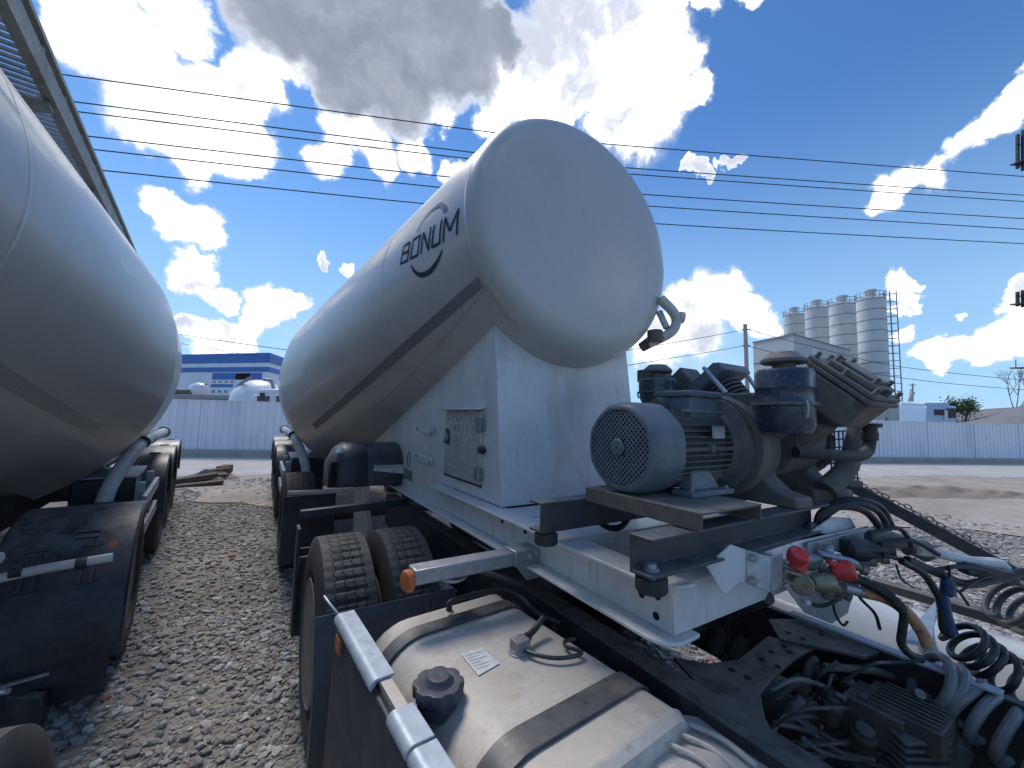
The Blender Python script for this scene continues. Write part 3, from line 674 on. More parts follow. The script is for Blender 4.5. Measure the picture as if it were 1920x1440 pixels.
for (xa_, ya_), (xb_, yb_) in (((783, 799), (817, 812)), ((781, 852), (815, 866))):
    a = hp(xa_, ya_); b = hp(xb_, yb_); mb = MB(); y0_, y1_ = min(a[0], b[0]), max(a[0], b[0]); zc = (a[1]+b[1])/2
    mb.box(hx-.006, hx, y0_+(y1_-y0_)*.45, y1_, zc-.022, zc+.022); mb.box(hx-.026, hx-.02, y0_, y0_+(y1_-y0_)*.62, zc-.024, zc+.02); mb.box(hx-.024, hx, y0_+(y1_-y0_)*.40, y0_+(y1_-y0_)*.47, zc-.026, zc+.02)
    o = mb.build('holder_clip', M_white, NECK, bevel=.002)
    bolts([((hx-.006, y1_-.02, zc), (-1, 0, 0)), ((hx-.026, y0_+.02, zc-.012), (-1, 0, 0))], M_greymetal, o, .008)
a, b = hp(756, 876), hp(773, 903)
mb = MB(); mb.box(hx-.004, hx, min(a[0], b[0]), max(a[0], b[0]), min(a[1], b[1]), max(a[1], b[1])); mb.build('data_plate', M_greymetal, NECK)
a = hp(767, 862); mb = MB(); mb.tube([(hx-.004, a[0]+.035*math.cos(t), a[1]+.055*math.sin(t)) for t in np.linspace(0, 2*math.pi, 25)], .0025, 6); mb.build('lead_seal_wire', M_chassis, NECK)
# side marker bar on the left beam
mb = MB(); bx0 = XC-.50
mb.box(.46, bx0-.11, 1.335, 1.41, 1.115, 1.165); mb.box(bx0-.11, bx0, 1.332, 1.413, 1.112, 1.172)
o = mb.build('marker_bar', M_galv, TR, bevel=.006)
mb = MB(); mb.prism([(bx0-.11, 1.328, 1.17), (bx0+.0, 1.328, 1.17), (bx0+.0, 1.328, 1.06), (bx0-.06, 1.328, 1.06), (bx0-.11, 1.328, 1.12)], (0, -.006, 0)); mb.build('bar_bracket', M_greymetal, o, bevel=.002)
bolts([((bx0-.05, 1.322, 1.15), (0, -1, 0)), ((bx0-.02, 1.322, 1.155), (0, -1, 0))], M_galv, o)
mb = MB(); mb.lathe((.455, 1.37, 1.125), (-1, -.25, .05), [(0, .036), (.012, .036), (.02, .030), (.024, .012)], 20); mb.build('marker_lamp', M_orange, o)
mb = MB(); p = on(845, 1077, 2, 1.10); mb.lathe(p, unit((.05, -.25, 1)), [(0, .055), (.008, .062), (.014, .058), (.010, .045), (.02, .022), (.03, .02), (.032, .0)], 24); mb.build('reflector_bowl', M_galv, TR)
# pipe elbow on the far side of the tank front
mb = MB(); P_ = [at(1238, 560, 2.45), at(1262, 585, 2.45), at(1268, 605, 2.45), at(1255, 625, 2.45), at(1215, 645, 2.45)]
mb.tube(spline(P_, 8), .030, 14); mb.lathe(at(1263, 594, 2.45), unit(RT*.9-UP*.1), [(0, .028), (.03, .028), (.035, .035), (.06, .035), (.065, .02)], 14)
mb.tube([at(1236, 585, 2.5), at(1250, 615, 2.45)], .02, 10)
o = mb.build('vent_pipe', M_dirtywhite, TR)
mb = MB(); mb.tube([at(1202, 652, 2.5), at(1218, 642, 2.47), at(1240, 628, 2.45)], [.03, .036, .04], 12); mb.lathe(at(1228, 632, 2.42), (0, 0, 1), [(-.03, .045), (.04, .045)], 12); mb.build('rubber_sleeve', M_rusty, o)

# ------------------------------------------------------------------ left trailer
TL, TANKL, NECKL = trailer('grey-white cement tanker trailer at the left edge with a metal walkway on top', False, True, M_tank2, 1, 3.5)
# black front guard with its tube, lamp and flap
mg = mudguard(TL, XC+.70, XC+1.27, 5.12, .36, .66, -6, 120, lip=.06)
for xx in (XC+.86, XC+1.08):
    mb = MB(); a = R(38)
    for kk in (-.024, .024): mb.obox((xx+kk, 5.12-.668*math.cos(a), .36+.663*math.sin(a)), (.009, 0, 0), (0, .10*math.sin(a), .10*math.cos(a)), (0, -.006*math.cos(a), .006*math.sin(a)))
    mb.obox((xx, 5.12-.663*math.cos(a+.2), .36+.663*math.sin(a+.2)), (.045, 0, 0), (0, .01*math.sin(a), .01*math.cos(a)), (0, -.008*math.cos(a), .008*math.sin(a))); mb.build('guard_rib', M_black, mg)
mb = MB(); mb.tube(spline([(XC+.2, 4.30, .74), (XC+.62, 4.405, .79), (XC+.90, 4.415, .83), (XC+1.20, 4.42, .845)], 6), .024, 12); tb = mb.build('guard_tube', M_white, TL)
for xx in (XC+.85, XC+1.08): mb = MB(); mb.lathe((xx, 4.415, .835), (1, 0, .05), [(-.022, .03), (.022, .03)], 12); mb.build('clamp', M_black, tb)
mb = MB(); mb.lathe((XC+1.19, 4.47, .905), (0, -1, .2), [(0, .020), (.012, .020), (.016, .012)], 6); mb.build('marker_lamp', M_orange, TL)
mb = MB(); mb.box(XC+.72, XC+1.22, 4.47, 4.483, .10, .45); mb.build('mud_flap', M_black, TL)
mb = MB(); mb.tube(spline([(XC-.3, 3.2, .98), (XC+.1, 3.35, .80), (XC+.35, 3.7, .78), (XC+.5, 4.05, .86), (XC+.62, 4.1, 1.02)], 8), .06, 14); mb.tube([(XC+.64, 4.1, 1.04), (XC+.80, 4.35, .93)], .03, 10)
mb.prism([(XC+.1, 3.4, .75), (XC+.7, 4.05, .92), (XC+.62, 4.05, .80), (XC+.15, 3.5, .66)], (0, .03, .01)); o = mb.build('bottom_pipe', M_white, TL)
mb = MB(); mb.lathe((XC+.60, 4.1, 1.0), (.3, .1, 1), [(0, .07), (.05, .075), (.06, .05)], 14); mb.build('pipe_clamp', M_rusty, o)
mb = MB(); mb.prism([(XC-.2, 4.3, .95), (XC+.75, 4.42, .72), (XC+.75, 4.42, .66), (XC-.2, 4.3, .5)], (0, .02, 0)); mb.build('support_plate', M_dirtywhite, TL)
TL.location = (-1.85, 2.85, 0); TL.rotation_euler = (0, 0, R(6.0))
# near tyre in the bottom left corner belongs to the tractor of that trailer
p = on(20, 1440, 2, .35)
TW = root('parked_tractor_truck', 'truck showing only its dusty rear tyre in the bottom left corner', 'tractor truck', (p[0], p[1], 0))
wc = on(-40, 1375, 2, 1.0); wheel(TW, (wc[0]-.08, wc[1]-.12, .5), (1, -.1, 0))
mb = MB(); a = at(-60, 1305, 1.9); b = at(92, 1262, 2.1); mb.bar(a, b, .02, .012)
a = at(-40, 1300, 1.9); b = at(15, 1296, 1.9); mb.tube([a, b], .014, 8); mb.build('flap_bar', M_galv, TW)
mb = MB(); mb.obox(at(40, 1330, 2.05), RT*.12, (0, .03, 0), UP*.08); mb.tube([at(100, 1300, 2.15), at(112, 1325, 2.15)], .016, 8); mb.build('axle_hanger', M_chassis, TW, bevel=.01)

# ------------------------------------------------------------------ channel skid on the gooseneck
def channel(x0, x1, yw, yf, z0, z1, t=.008):
    """U-profile with its web at yw and its flanges reaching to yf"""
    s = 1 if yf > yw else -1; mb = MB()
    p = [(yw, z0), (yf, z0), (yf, z0+t), (yw+s*t, z0+t), (yw+s*t, z1-t), (yf, z1-t), (yf, z1), (yw, z1)]
    mb.prism([(x0, y, z) for y, z in p], (x1-x0, 0, 0)); return mb
ch1 = channel(.815, 1.80, .735, .665, 1.300, 1.396).build('steel_channel', M_steel, TR, bevel=.0015)
ch2 = channel(.805, 2.05, 1.105, 1.175, 1.300, 1.400).build('steel_channel', M_steel, TR, bevel=.0015)
for x, y in ((.855, .70), (.845, 1.13), (1.74, .70), (1.95, 1.14)):
    mt_ = MB().lathe((x, y, 1.257), (0, 0, 1), [(0, .036), (.006, .040), (.034, .040), (.0425, .018)], 24).build('rubber_mount', M_rubber, TR)
    MB().lathe((x, y, 1.309), (0, 0, 1), [(0, .020), (.004, .020), (.005, .013), (.016, .013), (.018, .009)], 12).build('bolt', M_galv, mt_)
mb = MB(); t = .007
p = [(.975, 1.400), (.975, 1.4475), (1.27, 1.4475), (1.27, 1.400), (1.263, 1.400), (1.263, 1.4405), (.982, 1.4405), (.982, 1.400)]
mb.prism([(x, .64, z) for x, z in p], (0, .44, 0)); mb.build('motor_base_plate', M_rusty, TR, bevel=.0015)
mb = MB(); mb.tube(spline([(1.10, 1.18, 1.37), (1.12, 1.15, 1.29), (1.2, 1.13, 1.27), (1.28, 1.14, 1.33), (1.30, 1.17, 1.38)], 6), .012, 8); mb.build('cable_loop', M_hose, TR)

# ------------------------------------------------------------------ electric motor
my, mz = .935, 1.596
MO = root('electric_motor', 'blue-grey electric motor with a perforated round fan cover and black fins', 'electric motor', (1.2, my, 1.442))
def octo(r, k=.55, n=6):           # rounded octagon-like outline in the y-z plane
    out = []
    for i in range(64):
        t = 2*math.pi*i/64+math.pi/8; q = (t % (math.pi/4))-math.pi/8
        rr = r*math.cos(math.pi/8)/math.cos(q); rr = rr*k+r*.965*(1-k); out.append((rr*math.cos(t-math.pi/8), rr*math.sin(t-math.pi/8)))
    return out
mb = MB(); rings = []
for x, k in ((1.125, 1.0), (1.035, 1.0), (1.012, .985), (.996, .955), (.986, .91), (.983, .87), (.9835, .82)): rings.append([(x, my+a*k, mz+b*k) for a, b in octo(.156, .38)])
mb.loft(rings, cap=False)
fc = mb.build('fan_cover', M_motor, MO, sharp=60)
# perforated face: a disc with real holes in a diamond pattern
def perforated():
    bm = bmesh.new(); p = .0178; R_ = .126; hr = .0046
    mb = MB()
    n = int(R_/p)+2
    for i in range(-2*n, 2*n+1):
        for j in range(-2*n, 2*n+1):
            y, z = (i+j)*p*.5, (i-j)*p*.5*1.0
            if math.hypot(y, z) > R_-.002 or math.hypot(y, z) < .026: continue
            s = p*.5
            # square (diamond) cell with an octagonal hole
            o = [(s, 0), (s/2, s/2), (0, s), (-s/2, s/2), (-s, 0), (-s/2, -s/2), (0, -s), (s/2, -s/2)]
            h = [(hr*math.cos(t), hr*math.sin(t)) for t in (k*math.pi/4 for k in range(8))]
            X = .9855
            V = [(X, my+y+a, mz+z+b) for a, b in o]+[(X, my+y+a, mz+z+b) for a, b in h]+[(X+.004, my+y+a, mz+z+b) for a, b in h]
            F = [(k, (k+1) % 8, 8+(k+1) % 8, 8+k) for k in range(8)]+[(8+k, 8+(k+1) % 8, 16+(k+1) % 8, 16+k) for k in range(8)]
            mb.add(V, F)
    mb.lathe((.986, my, mz), (-1, 0, 0), [(0, .0135), (.006, .028), (.011, .022), (.012, .004), (.009, .003)], 24)
    mb.lathe((.9865, my, mz), (-1, 0, 0), [(0, R_-.004), (.001, R_-.002), (.0015, .134), (-.002, .136)], 48, cap=False)
    return mb
perforated().build('fan_grille', M_motor, fc, smooth=False)
MB().lathe((1.01, my, mz), (1, 0, 0), [(0, .0), (.0, .132), (.09, .132)], 32, cap=False).build('fan_chamber', M_hole, fc)
mb = MB(); mb.lathe((1.10, my, mz), (1, 0, 0), [(0, .118), (.32, .118)], 40); bd = mb.build('motor_body', M_fin, MO)
mb = MB()
for sgn in (-1, 1):
    for k in range(-5, 6):
        z = k*.0195
        if k == 0:
            mb.box(1.13, 1.40, my+sgn*.10-.03*(sgn < 0)*0, my+sgn*.145, mz-.006, mz+.006); continue
        yo = math.sqrt(max(0, .143**2-z*z)); a, b = sorted((my+sgn*.05, my+sgn*yo)); mb.box(1.125, 1.405, a, b, mz+z-.0022, mz+z+.0022)
for k in range(-5, 6):
    y = k*.0195; zo = math.sqrt(max(0, .143**2-y*y)); mb.box(1.125, 1.405, my+y-.0022, my+y+.0022, mz-zo, mz-.05)
    if abs(k) > 2: mb.box(1.125, 1.405, my+y-.0022, my+y+.0022, mz+.05, mz+zo)
mb.lathe((1.27, my-.138, mz), (0, -1, 0), [(0, .016), (.012, .014), (.013, .006)], 12)
mb.build('cooling_fins', M_fin, bd, smooth=False)
mb = MB(); mb.lathe((1.405, my, mz), (1, 0, 0), [(0, .10), (0, .140), (.02, .150), (.035, .185), (.055, .185)], 48); en = mb.build('end_flange', M_fin, MO)
mb = MB(); mb.tube([(1.425+.0*t, my-.02+.022*math.cos(t), mz+.175+.022*math.sin(t)) for t in np.linspace(0, 2*math.pi, 17)], .006, 8); mb.build('lifting_eye', M_fin, MO)
MB().obox((1.30, my-.148, mz+.055), (.035, 0, 0), (0, .0012, 0), (0, 0, .02)).build('rating_plate', M_galv, MO)
tc_ = on(1295, 750, 1, .845); tlft = on(1231, 742, 0, tc_[0]); trgt = on(1349, 745, 1, .845)
X0, X1, Ya, Yb = tc_[0], trgt[0], .845, min(1.06, tlft[1])
zt = on(1295, 731, 1, .845)[2]
mb = MB(); mb.box(X0, X1, Ya, Yb, mz+.10, zt-.022); mb.box(X0-.012, X1+.012, Ya-.006, Yb+.012, mz+.115, mz+.130); tb_ = mb.build('terminal_box', M_motor, MO, bevel=.008, seg=3)
mb = MB(); mb.box(X0-.008, X1+.008, Ya-.008, Yb+.008, zt-.022, zt); mb.build('box_lid', M_motor, tb_, bevel=.006)
mb = MB(); mb.lathe((X0-.03, (Ya+Yb)/2+.04, mz+.15), (1, 0, 0), [(-.02, .012), (-.018, .022), (.03, .026)], 14); mb.build('cable_gland', M_fin, tb_)
for sgn in (-1, 1):
    mb = MB(); y_ = my+sgn*.115; a0, a1 = 1.135, 1.36
    yA, yB = sorted((my+sgn*.085, my+sgn*.165))
    mb.box(a0, a1, yA, yB, 1.4480, 1.4655)
    mb.prism([(a0+.035, my+sgn*.135, 1.4655), (a1-.035, my+sgn*.135, 1.4655), (a1-.07, my+sgn*.118, 1.525), (a0+.06, my+sgn*.118, 1.525)], (0, -sgn*.05, 0))
    ft = mb.build('foot', M_motor, MO, bevel=.004)
    bolts([((a0+.02, my+sgn*.145, 1.4655), (0, 0, 1)), ((a1-.02, my+sgn*.145, 1.4655), (0, 0, 1))], M_greymetal, ft, .008)

# ------------------------------------------------------------------ compressor
cy, cz = .86, 1.585
CO = root('air_compressor', 'dusty grey V-type compressor with two round dark blue air filters', 'compressor', (1.75, cy, 1.396))
mb = MB(); mb.lathe((1.46, .91, mz), (1, 0, 0), [(0, .185), (.02, .192), (.05, .188), (.07, .178), (.15, .172), (.19, .15), (.20, .0)], 56); mb.build('bell_housing', M_comp, CO)
mb = MB(); mb.lathe((1.43, .93, 1.72), unit((1, -.1, .06)), [(0, .05), (.01, .062), (.18, .07), (.22, .06)], 20); mb.build('air_duct', M_comp, CO)
# pedestal shaped crankcase
mb = MB()
def ped(x, k=1.0, w=1.0): # outline in y-z
    pts = [(-.20, 1.397), (-.20, 1.432), (-.135, 1.445), (-.085, 1.49), (-.075, 1.56), (-.10, 1.62), (-.15, 1.66), (-.15, 1.74), (-.06, 1.80), (.06, 1.80), (.15, 1.74), (.15, 1.66), (.10, 1.62), (.075, 1.56), (.085, 1.49), (.135, 1.445), (.20, 1.432), (.20, 1.397)]
    return [(x, cy+y*w, z) for y, z in pts]
for xa in (1.55, 1.90): MB().loft([ped(xa, w=.95), ped(xa+.015), ped(xa+.095), ped(xa+.11, w=.95)]).build('pedestal', M_comp, CO, bevel=.008, seg=3)
mb = MB(); mb.lathe((1.66, cy, cz+.05), (1, 0, 0), [(0, .155), (.24, .155)], 40); mb.lathe((2.0, cy, cz+.02), (1, 0, 0), [(0, .13), (.02, .14), (.05, .12), (.06, .05), (.12, .05), (.125, 0)], 32)
mb.build('crankcase', M_comp, CO)
# front bank
hu = on(1516, 668, 0, 1.62); hd = on(1640, 748, 0, 1.62)
n_ = unit((0, -(hu[2]-hd[2]), hu[1]-hd[1])); n_ = n_ if n_[2] > 0 else -n_
n_ = np.array([0, -abs(n_[1]), abs(n_[2])]); t_ = unit((0, hd[1]-hu[1], hd[2]-hu[2])); Lh = math.hypot(hd[1]-hu[1], hd[2]-hu[2])
hc = (hu+hd)/2; hc[0] = 1.735; ex = np.array([1., 0, 0])
def hb(du, dt, dn, su, st_, sn, mb): mb.obox(hc+ex*du+t_*dt+n_*dn, ex*su, t_*st_, n_*sn); return mb
mb = MB(); rings = []
for dn, kx, kt in ((-.30, .55, .45), (-.22, .62, .50), (-.17, .62, .52), (-.13, 1.0, .92), (-.03, 1.0, 1.0)):
    ring = []
    for sx, st2 in ((-1, -.72), (-.72, -1), (.72, -1), (1, -.72), (1, .72), (.72, 1), (-.72, 1), (-1, .72)): ring.append(hc+ex*.118*kx*sx+t_*Lh/2*kt*st2+n_*dn)
    rings.append(ring)
mb.loft(rings); hd_ = mb.build('cylinder_bank', M_comp, CO, bevel=.006)
mb = MB(); hb(0, 0, -.018, .120, Lh/2+.006, .008, mb); hb(0, 0, .0, .116, Lh/2, .007, mb); hp_ = mb.build('head_plate', M_comp, CO, bevel=.003)
mb = MB(); hb(0, .01, .018, .082, Lh/2-.035, .011, mb); hb(0, .01, .034, .055, Lh/2-.055, .006, mb); mb.build('valve_cover', M_comp, CO, bevel=.006)
bl_ = []
for sx in (-1, 0, 1):
    for dt in (-1, 1): bl_.append((hc+ex*.100*sx+t_*(Lh/2-.015)*dt+n_*.007, n_))
for sx in (-1, 1): bl_.append((hc+ex*.100*sx+n_*.007, n_)); bl_.append((hc+ex*.06*sx+t_*.07+n_*.028, n_)); bl_.append((hc+ex*.06*sx-t_*.06+n_*.028, n_))
bolts(bl_, M_fin, hp_, .008, .022)
def air_filter(c, r, z0, z1, ztop, nm='air_filter'):
    x, y = c; o = np.array([x, y, z0]); H = z1-z0; mb = MB()
    mb.lathe(o, (0, 0, 1), [(0, r*.55), (.004, r*.80), (.03, r*.92), (H*.42, r*.93), (H*.44, r*.99), (H*.50, r*.99), (H*.52, r*.96), (H*.70, r*.96), (H*.71, r*.975), (H*.72, r*.96), (H*.94, r*.96), (H, r*.88), (H+.004, r*.45)], 40)
    f = mb.build(nm, M_navy, CO)
    mb = MB(); mb.lathe(o, (0, 0, 1), [(H+.003, r*.38), (ztop-z0-.05, r*.38)], 24); h0 = ztop-z0-.045
    mb.lathe(o, (0, 0, 1), [(h0-.004, r*.70), (h0, r*.77), (h0+.010, r*.75), (h0+.026, r*.55), (h0+.034, r*.46), (h0+.037, r*.2), (h0+.038, 0.0)], 14); mb.build('rain_cap', M_comp, f)
    mb = MB(); mb.lathe(o, (0, 0, 1), [(H*.44, r*1.0), (H*.44, r*1.04), (H*.485, r*1.04), (H*.485, r*1.0)], 40); mb.build('clamp_band', M_comp, f)
    for t in (-.35, 1.9, 4.2):
        d = np.array([math.cos(t), math.sin(t), 0]); MB().tube([o+d*r*1.03+np.array([0, 0, H*.5]), o+d*r*1.10+np.array([0, 0, H*.40]), o+d*r*1.02+np.array([0, 0, H*.25])], .004, 6).build('clip', M_galv, f)
    return f
air_filter((1.475, .66), .090, 1.652, 1.865, 1.935)
mb = MB(); mb.tube(spline([(1.50, .70, 1.80), (1.58, .72, 1.82), (1.66, .70, 1.83)], 5), .045, 16); mb.build('intake_elbow', M_comp, CO)
air_filter((1.60, 1.27), .090, 1.765, 1.885, 1.965)
# rear bank: ribbed cylinders leaning the other way, with grey and brown heads
n2 = unit((0, .62, .78)); t2 = unit((0, .78, -.62))
for x in (1.80,):
    mb = MB(); o = np.array([x, cy+.10, 1.70])
    prof = []
    for k in range(9): prof += [(k*.021, .055), (k*.021, .085), (k*.021+.009, .085), (k*.021+.009, .055)]
    mb.lathe(o, n2, prof, 28); mb.build('ribbed_cylinder', M_fin, CO)
mb = MB(); mb.obox(np.array([1.80, cy+.10, 1.70])+n2*.215, ex*.115, t2*.11, n2*.022); mb.obox(np.array([1.80, cy+.10, 1.70])+n2*.25, ex*.085, t2*.085, n2*.014); mb.build('rear_head', M_motor, CO, bevel=.006)
mb = MB(); mb.obox(np.array([1.80, 1.24, 1.86]), ex*.07, t2*.06, n2*.075); mb.obox(np.array([1.80, 1.45, 1.93]), ex*.06, (0, .07, 0), (0, 0, .035)); mb.build('rear_valve_box', M_rusty, CO, bevel=.008)
mb = MB(); mb.tube([at(1320, 690, 1.75), at(1362, 738, 1.55)], .009, 8); mb.build('tie_rod', M_galv, CO)
mb = MB(); mb.tube([at(1402, 705, 1.8), at(1425, 740, 1.7)], .008, 8); mb.build('tie_rod', M_galv, CO)
# outlet elbow, coupling guard and bracket on the right
mb = MB(); mb.tube(spline([at(1492, 848, 1.42), at(1560, 853, 1.43), at(1606, 856, 1.46), at(1626, 846, 1.49), at(1631, 826, 1.50)], 8), .020, 14)
mb.lathe(at(1631, 826, 1.50), UP, [(0, .020), (.005, .026), (.03, .026), (.035, .022), (.05, .022), (.052, .036), (.066, .036), (.068, .0)], 18); mb.build('outlet_elbow', M_chassis, CO)
mb = MB()
for i in range(7):
    mb.tube([at(1556+i*8, 808, 1.66), at(1560+i*8, 905, 1.66)], .003, 5); mb.tube([at(1553, 810+i*15, 1.66), at(1612, 806+i*15, 1.66)], .003, 5)
mb.build('wire_guard', M_bluecable, CO)
mb = MB(); arc = spline([at(1608, 790, 1.62), at(1600, 840, 1.60), at(1585, 880, 1.58), at(1548, 918, 1.56)], 8)
mb.tube(arc, [.030+.012*(i/len(arc)) for i in range(len(arc))], 12); mb.build('outer_pedestal', M_comp, CO)
mb = MB(); mb.obox(at(1540, 930, 1.60), RT*.07, UP*.035, FW*.05); mb.obox(at(1594, 905, 1.63), RT*.03, UP*.012, FW*.03); mb.build('mount_block', M_rusty, CO, bevel=.005)

# ------------------------------------------------------------------ tractor under the gooseneck
TT_ = root('tractor_truck', 'dark bare tractor truck chassis with aluminium fuel tank under the middle trailer', 'tractor truck', (XC, 2.40, 0))
mb = MB()
q0, q1 = on(1478, 1147, 2, .955), on(1880, 1300, 2, .955); qd = unit(q1-q0)
mb.bar(q0-qd*.35-np.array([-.01, 0, .13]), q1+qd*1.2-np.array([-.01, 0, .13]), .03, .24); mb.box(1.70, 1.78, 1.0, 3.8, .69, .955)
for a, b in ((1.0, 1.085),):
    p = [(a, .955), (b, .955), (b, .945), (a+.01, .945), (a+.01, .70), (b, .70), (b, .69), (a, .69)]
    mb.prism([(x, -1.5, z) for x, z in p], (0, 5.3, 0))
fr_ = mb.build('frame_rails', M_chassis, TT_, bevel=.003)
bl_ = [((.999, y, z), (-1, 0, 0)) for y in np.arange(.35, 3.0, .23) for z in (.76, .88)]
bolts(bl_, M_grime, fr_, .011, .014)
mb = MB(); mb.bar(on(1484, 1148, 2, .965), on(1880, 1300, 2, .965), .035, .006); mb.build('rail_edge_strip', M_zinc, TT_)
mb = MB(); mb.tube([(1.46, -.6, .55), (1.46, 2.4, .55)], .06, 14); mb.lathe((1.46, 2.4, .52), (0, 1, 0), [(-.32, .09), (-.2, .2), (0, .24), (.2, .18), (.3, .05)], 24); mb.tube([(.5, 2.4, .5), (2.42, 2.4, .5)], .08, 14); mb.build('rear_axle', M_grime, TT_)
mb = MB(); mb.prism([(1.46+.50*math.cos(t)*(1 if math.sin(t) < .6 else .7), 1.98+.52*math.sin(t), 1.055) for t in np.linspace(0, 2*math.pi, 40, endpoint=False)], (0, 0, .045)); mb.box(1.1, 1.82, 1.75, 2.2, .955, 1.055); mb.build('fifth_wheel', M_grime, TT_, bevel=.008)
for sx in (-1, 1):
    for o_ in (0, .31):
        wheel(TT_, (1.46+sx*(1.06-o_), 2.40, .505), (sx, 0, 0), w=.275)
# perforated gusset plate between the rails
def plate(px, z, t=.010):
    return MB().prism([on(x, y, 2, z) for x, y in px], (0, 0, -t))
gp = plate([(1262, 1232), (1330, 1243), (1385, 1236), (1440, 1192), (1500, 1205), (1528, 1214), (1492, 1234), (1452, 1268), (1425, 1300), (1434, 1345), (1462, 1395), (1486, 1440), (1400, 1380)], .945).build('gusset_plate', M_chassis, TT_, bevel=.002)
gp2 = plate([(1440, 1160), (1505, 1160), (1650, 1222), (1622, 1232), (1540, 1214), (1462, 1198)], .952).build('gusset_plate', M_chassis, TT_, bevel=.002)
for x, y in ((1372, 1256), (1402, 1270), (1428, 1236), (1446, 1222), (1458, 1250), (1470, 1212), (1480, 1222)): MB().lathe(on(x, y, 2, .9455), (0, 0, 1), [(0, .009), (.001, .009)], 14).build('hole', M_hole, gp)
for x, y in ((1478, 1186), (1505, 1198), (1540, 1190)): MB().lathe(on(x, y, 2, .9525), (0, 0, 1), [(0, .008), (.001, .008)], 14).build('hole', M_hole, gp2)
# gearbox and the clutter round it
mb = MB(); rs = random.Random(4)
gc = at(1660, 1400, 1.55)
mb.lathe(at(1560, 1420, 1.50), unit((.05, -1, -.05)), [(-.35, .10), (-.3, .16), (-.05, .19), (.0, .24), (.12, .25), (.14, .20), (.5, .21), (.55, .27), (.9, .28)], 28)
gb = mb.build('gearbox', M_grime, TT_)
mb = MB(); mb.obox(at(1700, 1345, 1.17), ex*.075, (0, .09, 0), (0, 0, .035)); mb.obox(at(1650, 1345, 1.20), ex*.07, (0, .07, 0), (0, 0, .05))
for i in range(7): mb.obox(at(1700, 1345, 1.17)+np.array([-.066+.022*i, -.01, .035]), ex*.003, (0, .075, 0), (0, 0, .012))
mb.build('gearbox_cover', M_grime, gb, bevel=.012)
mb = MB()
for i in range(6): mb.obox(at(1715, 1374+i*14, 1.12), RT*.065, UP*.005, FW*.04)
mb.build('ribbed_housing', M_grime, gb, bevel=.004)
for (x, y, d, r1, l) in ((1500, 1290, 1.32, .030, .09), (1525, 1250, 1.34, .020, .08), (1560, 1330, 1.25, .032, .09), (1590, 1290, 1.3, .024, .07), (1620, 1380, 1.18, .035, .08), (1435, 1205, 1.72, .05, .12), (1385, 1215, 1.68, .045, .10), (1350, 1195, 1.70, .03, .14), (1780, 1400, 1.15, .045, .10)):
    mb = MB(); mb.lathe(at(x, y, d), unit((rs.uniform(-.6, .6), -.3, 1)), [(-l/2, r1*.7), (-l/2+.01, r1), (l/4, r1), (l/4+.008, r1*.75), (l/2, r1*.7), (l/2+.005, 0)], 16); mb.build('valve_body', M_grime, TT_, bevel=.003)
mb = MB(); mb.obox(at(1395, 1210, 1.72), RT*.06, UP*.03, FW*.05); mb.obox(at(1360, 1225, 1.70), RT*.03, UP*.02, FW*.04); mb.build('valve_bracket', M_grime, TT_, bevel=.006)
for pts, r1, mm in (([(1455, 1310), (1480, 1290), (1505, 1275), (1515, 1250), (1525, 1238)], .011, M_grime), ([(1465, 1300), (1510, 1310), (1555, 1290), (1590, 1310)], .009, M_hose), ([(1480, 1330), (1500, 1345), (1510, 1310), (1518, 1255)], .010, M_grime),
                    ([(1480, 1340), (1492, 1318), (1505, 1312)], .02, M_coil), ([(1545, 1250), (1640, 1258), (1700, 1280), (1750, 1290)], .012, M_rusty), ([(1040, 1120), (1120, 1170), (1180, 1200)], .012, M_hose), ([(900, 1070), (980, 1100), (1080, 1160)], .012, M_grime), ([(1440, 1120), (1330, 1165), (1280, 1190)], .022, M_chassis)):
    MB().tube(spline([at(x, y, 1.30 if x > 1430 else 1.62 if x > 1250 else 1.75) for x, y in pts], 6), r1, 10).build('pipe', mm, TT_)
wr = random.Random(21)
for k in range(18):
    x0_, y0_ = wr.uniform(1440, 1600), wr.uniform(1270, 1400); d0 = wr.uniform(1.18, 1.32); pts = [at(x0_, y0_, d0)]
    for q in range(3): x0_ += wr.uniform(10, 70); y0_ += wr.uniform(-35, 40); pts.append(at(x0_, y0_, d0+wr.uniform(-.05, .05)))
    MB().tube(spline(pts, 6), wr.choice((.005, .007, .010)), 8).build('pipe', wr.choice((M_hose, M_grime, M_rusty, M_coil)), TT_)
mb = MB(); mb.box(1.06, 1.86, -1.0, 1.6, .30, .34); mb.build('belly_pan', M_chassis, TT_)
# fuel tank, slightly turned with the tractor
tA = R(5.5); te = np.array([math.cos(tA), math.sin(tA)*.9, 0]); tf = np.array([math.sin(tA), -math.cos(tA), 0]); A = np.array([.325, 1.445, 0])
def T3(u, v, z): return A+te*u+tf*v+np.array([0, 0, z])
def tsec(v, k=0.0):
    out = []
    def arc(cx, cz_, r, a0, a1, n=8):
        for i in range(n+1): a = R(a0+(a1-a0)*i/n); out.append(T3(cx+(r)*math.cos(a), v, cz_+(r)*math.sin(a)))
    w, zt_, zb = .565, .968-k, .36+k
    arc(.15+k, zt_-.15, .15, 180, 90); arc(w-.07-k, zt_-.07, .07, 90, 0); arc(w-.07-k, zb+.07, .07, 0, -90); arc(.12+k, zb+.12, .12, -90, -180)
    return out
mb = MB(); mb.loft([tsec(-.004, .03), tsec(.004, .008), tsec(.02, 0.0), tsec(.028, -.003), tsec(.036, 0), tsec(.80, 0), tsec(.808, -.003), tsec(.816, 0), tsec(.835, .008), tsec(.84, .03)])
ft = mb.build('fuel_tank', M_alu, TT_, sharp=50)
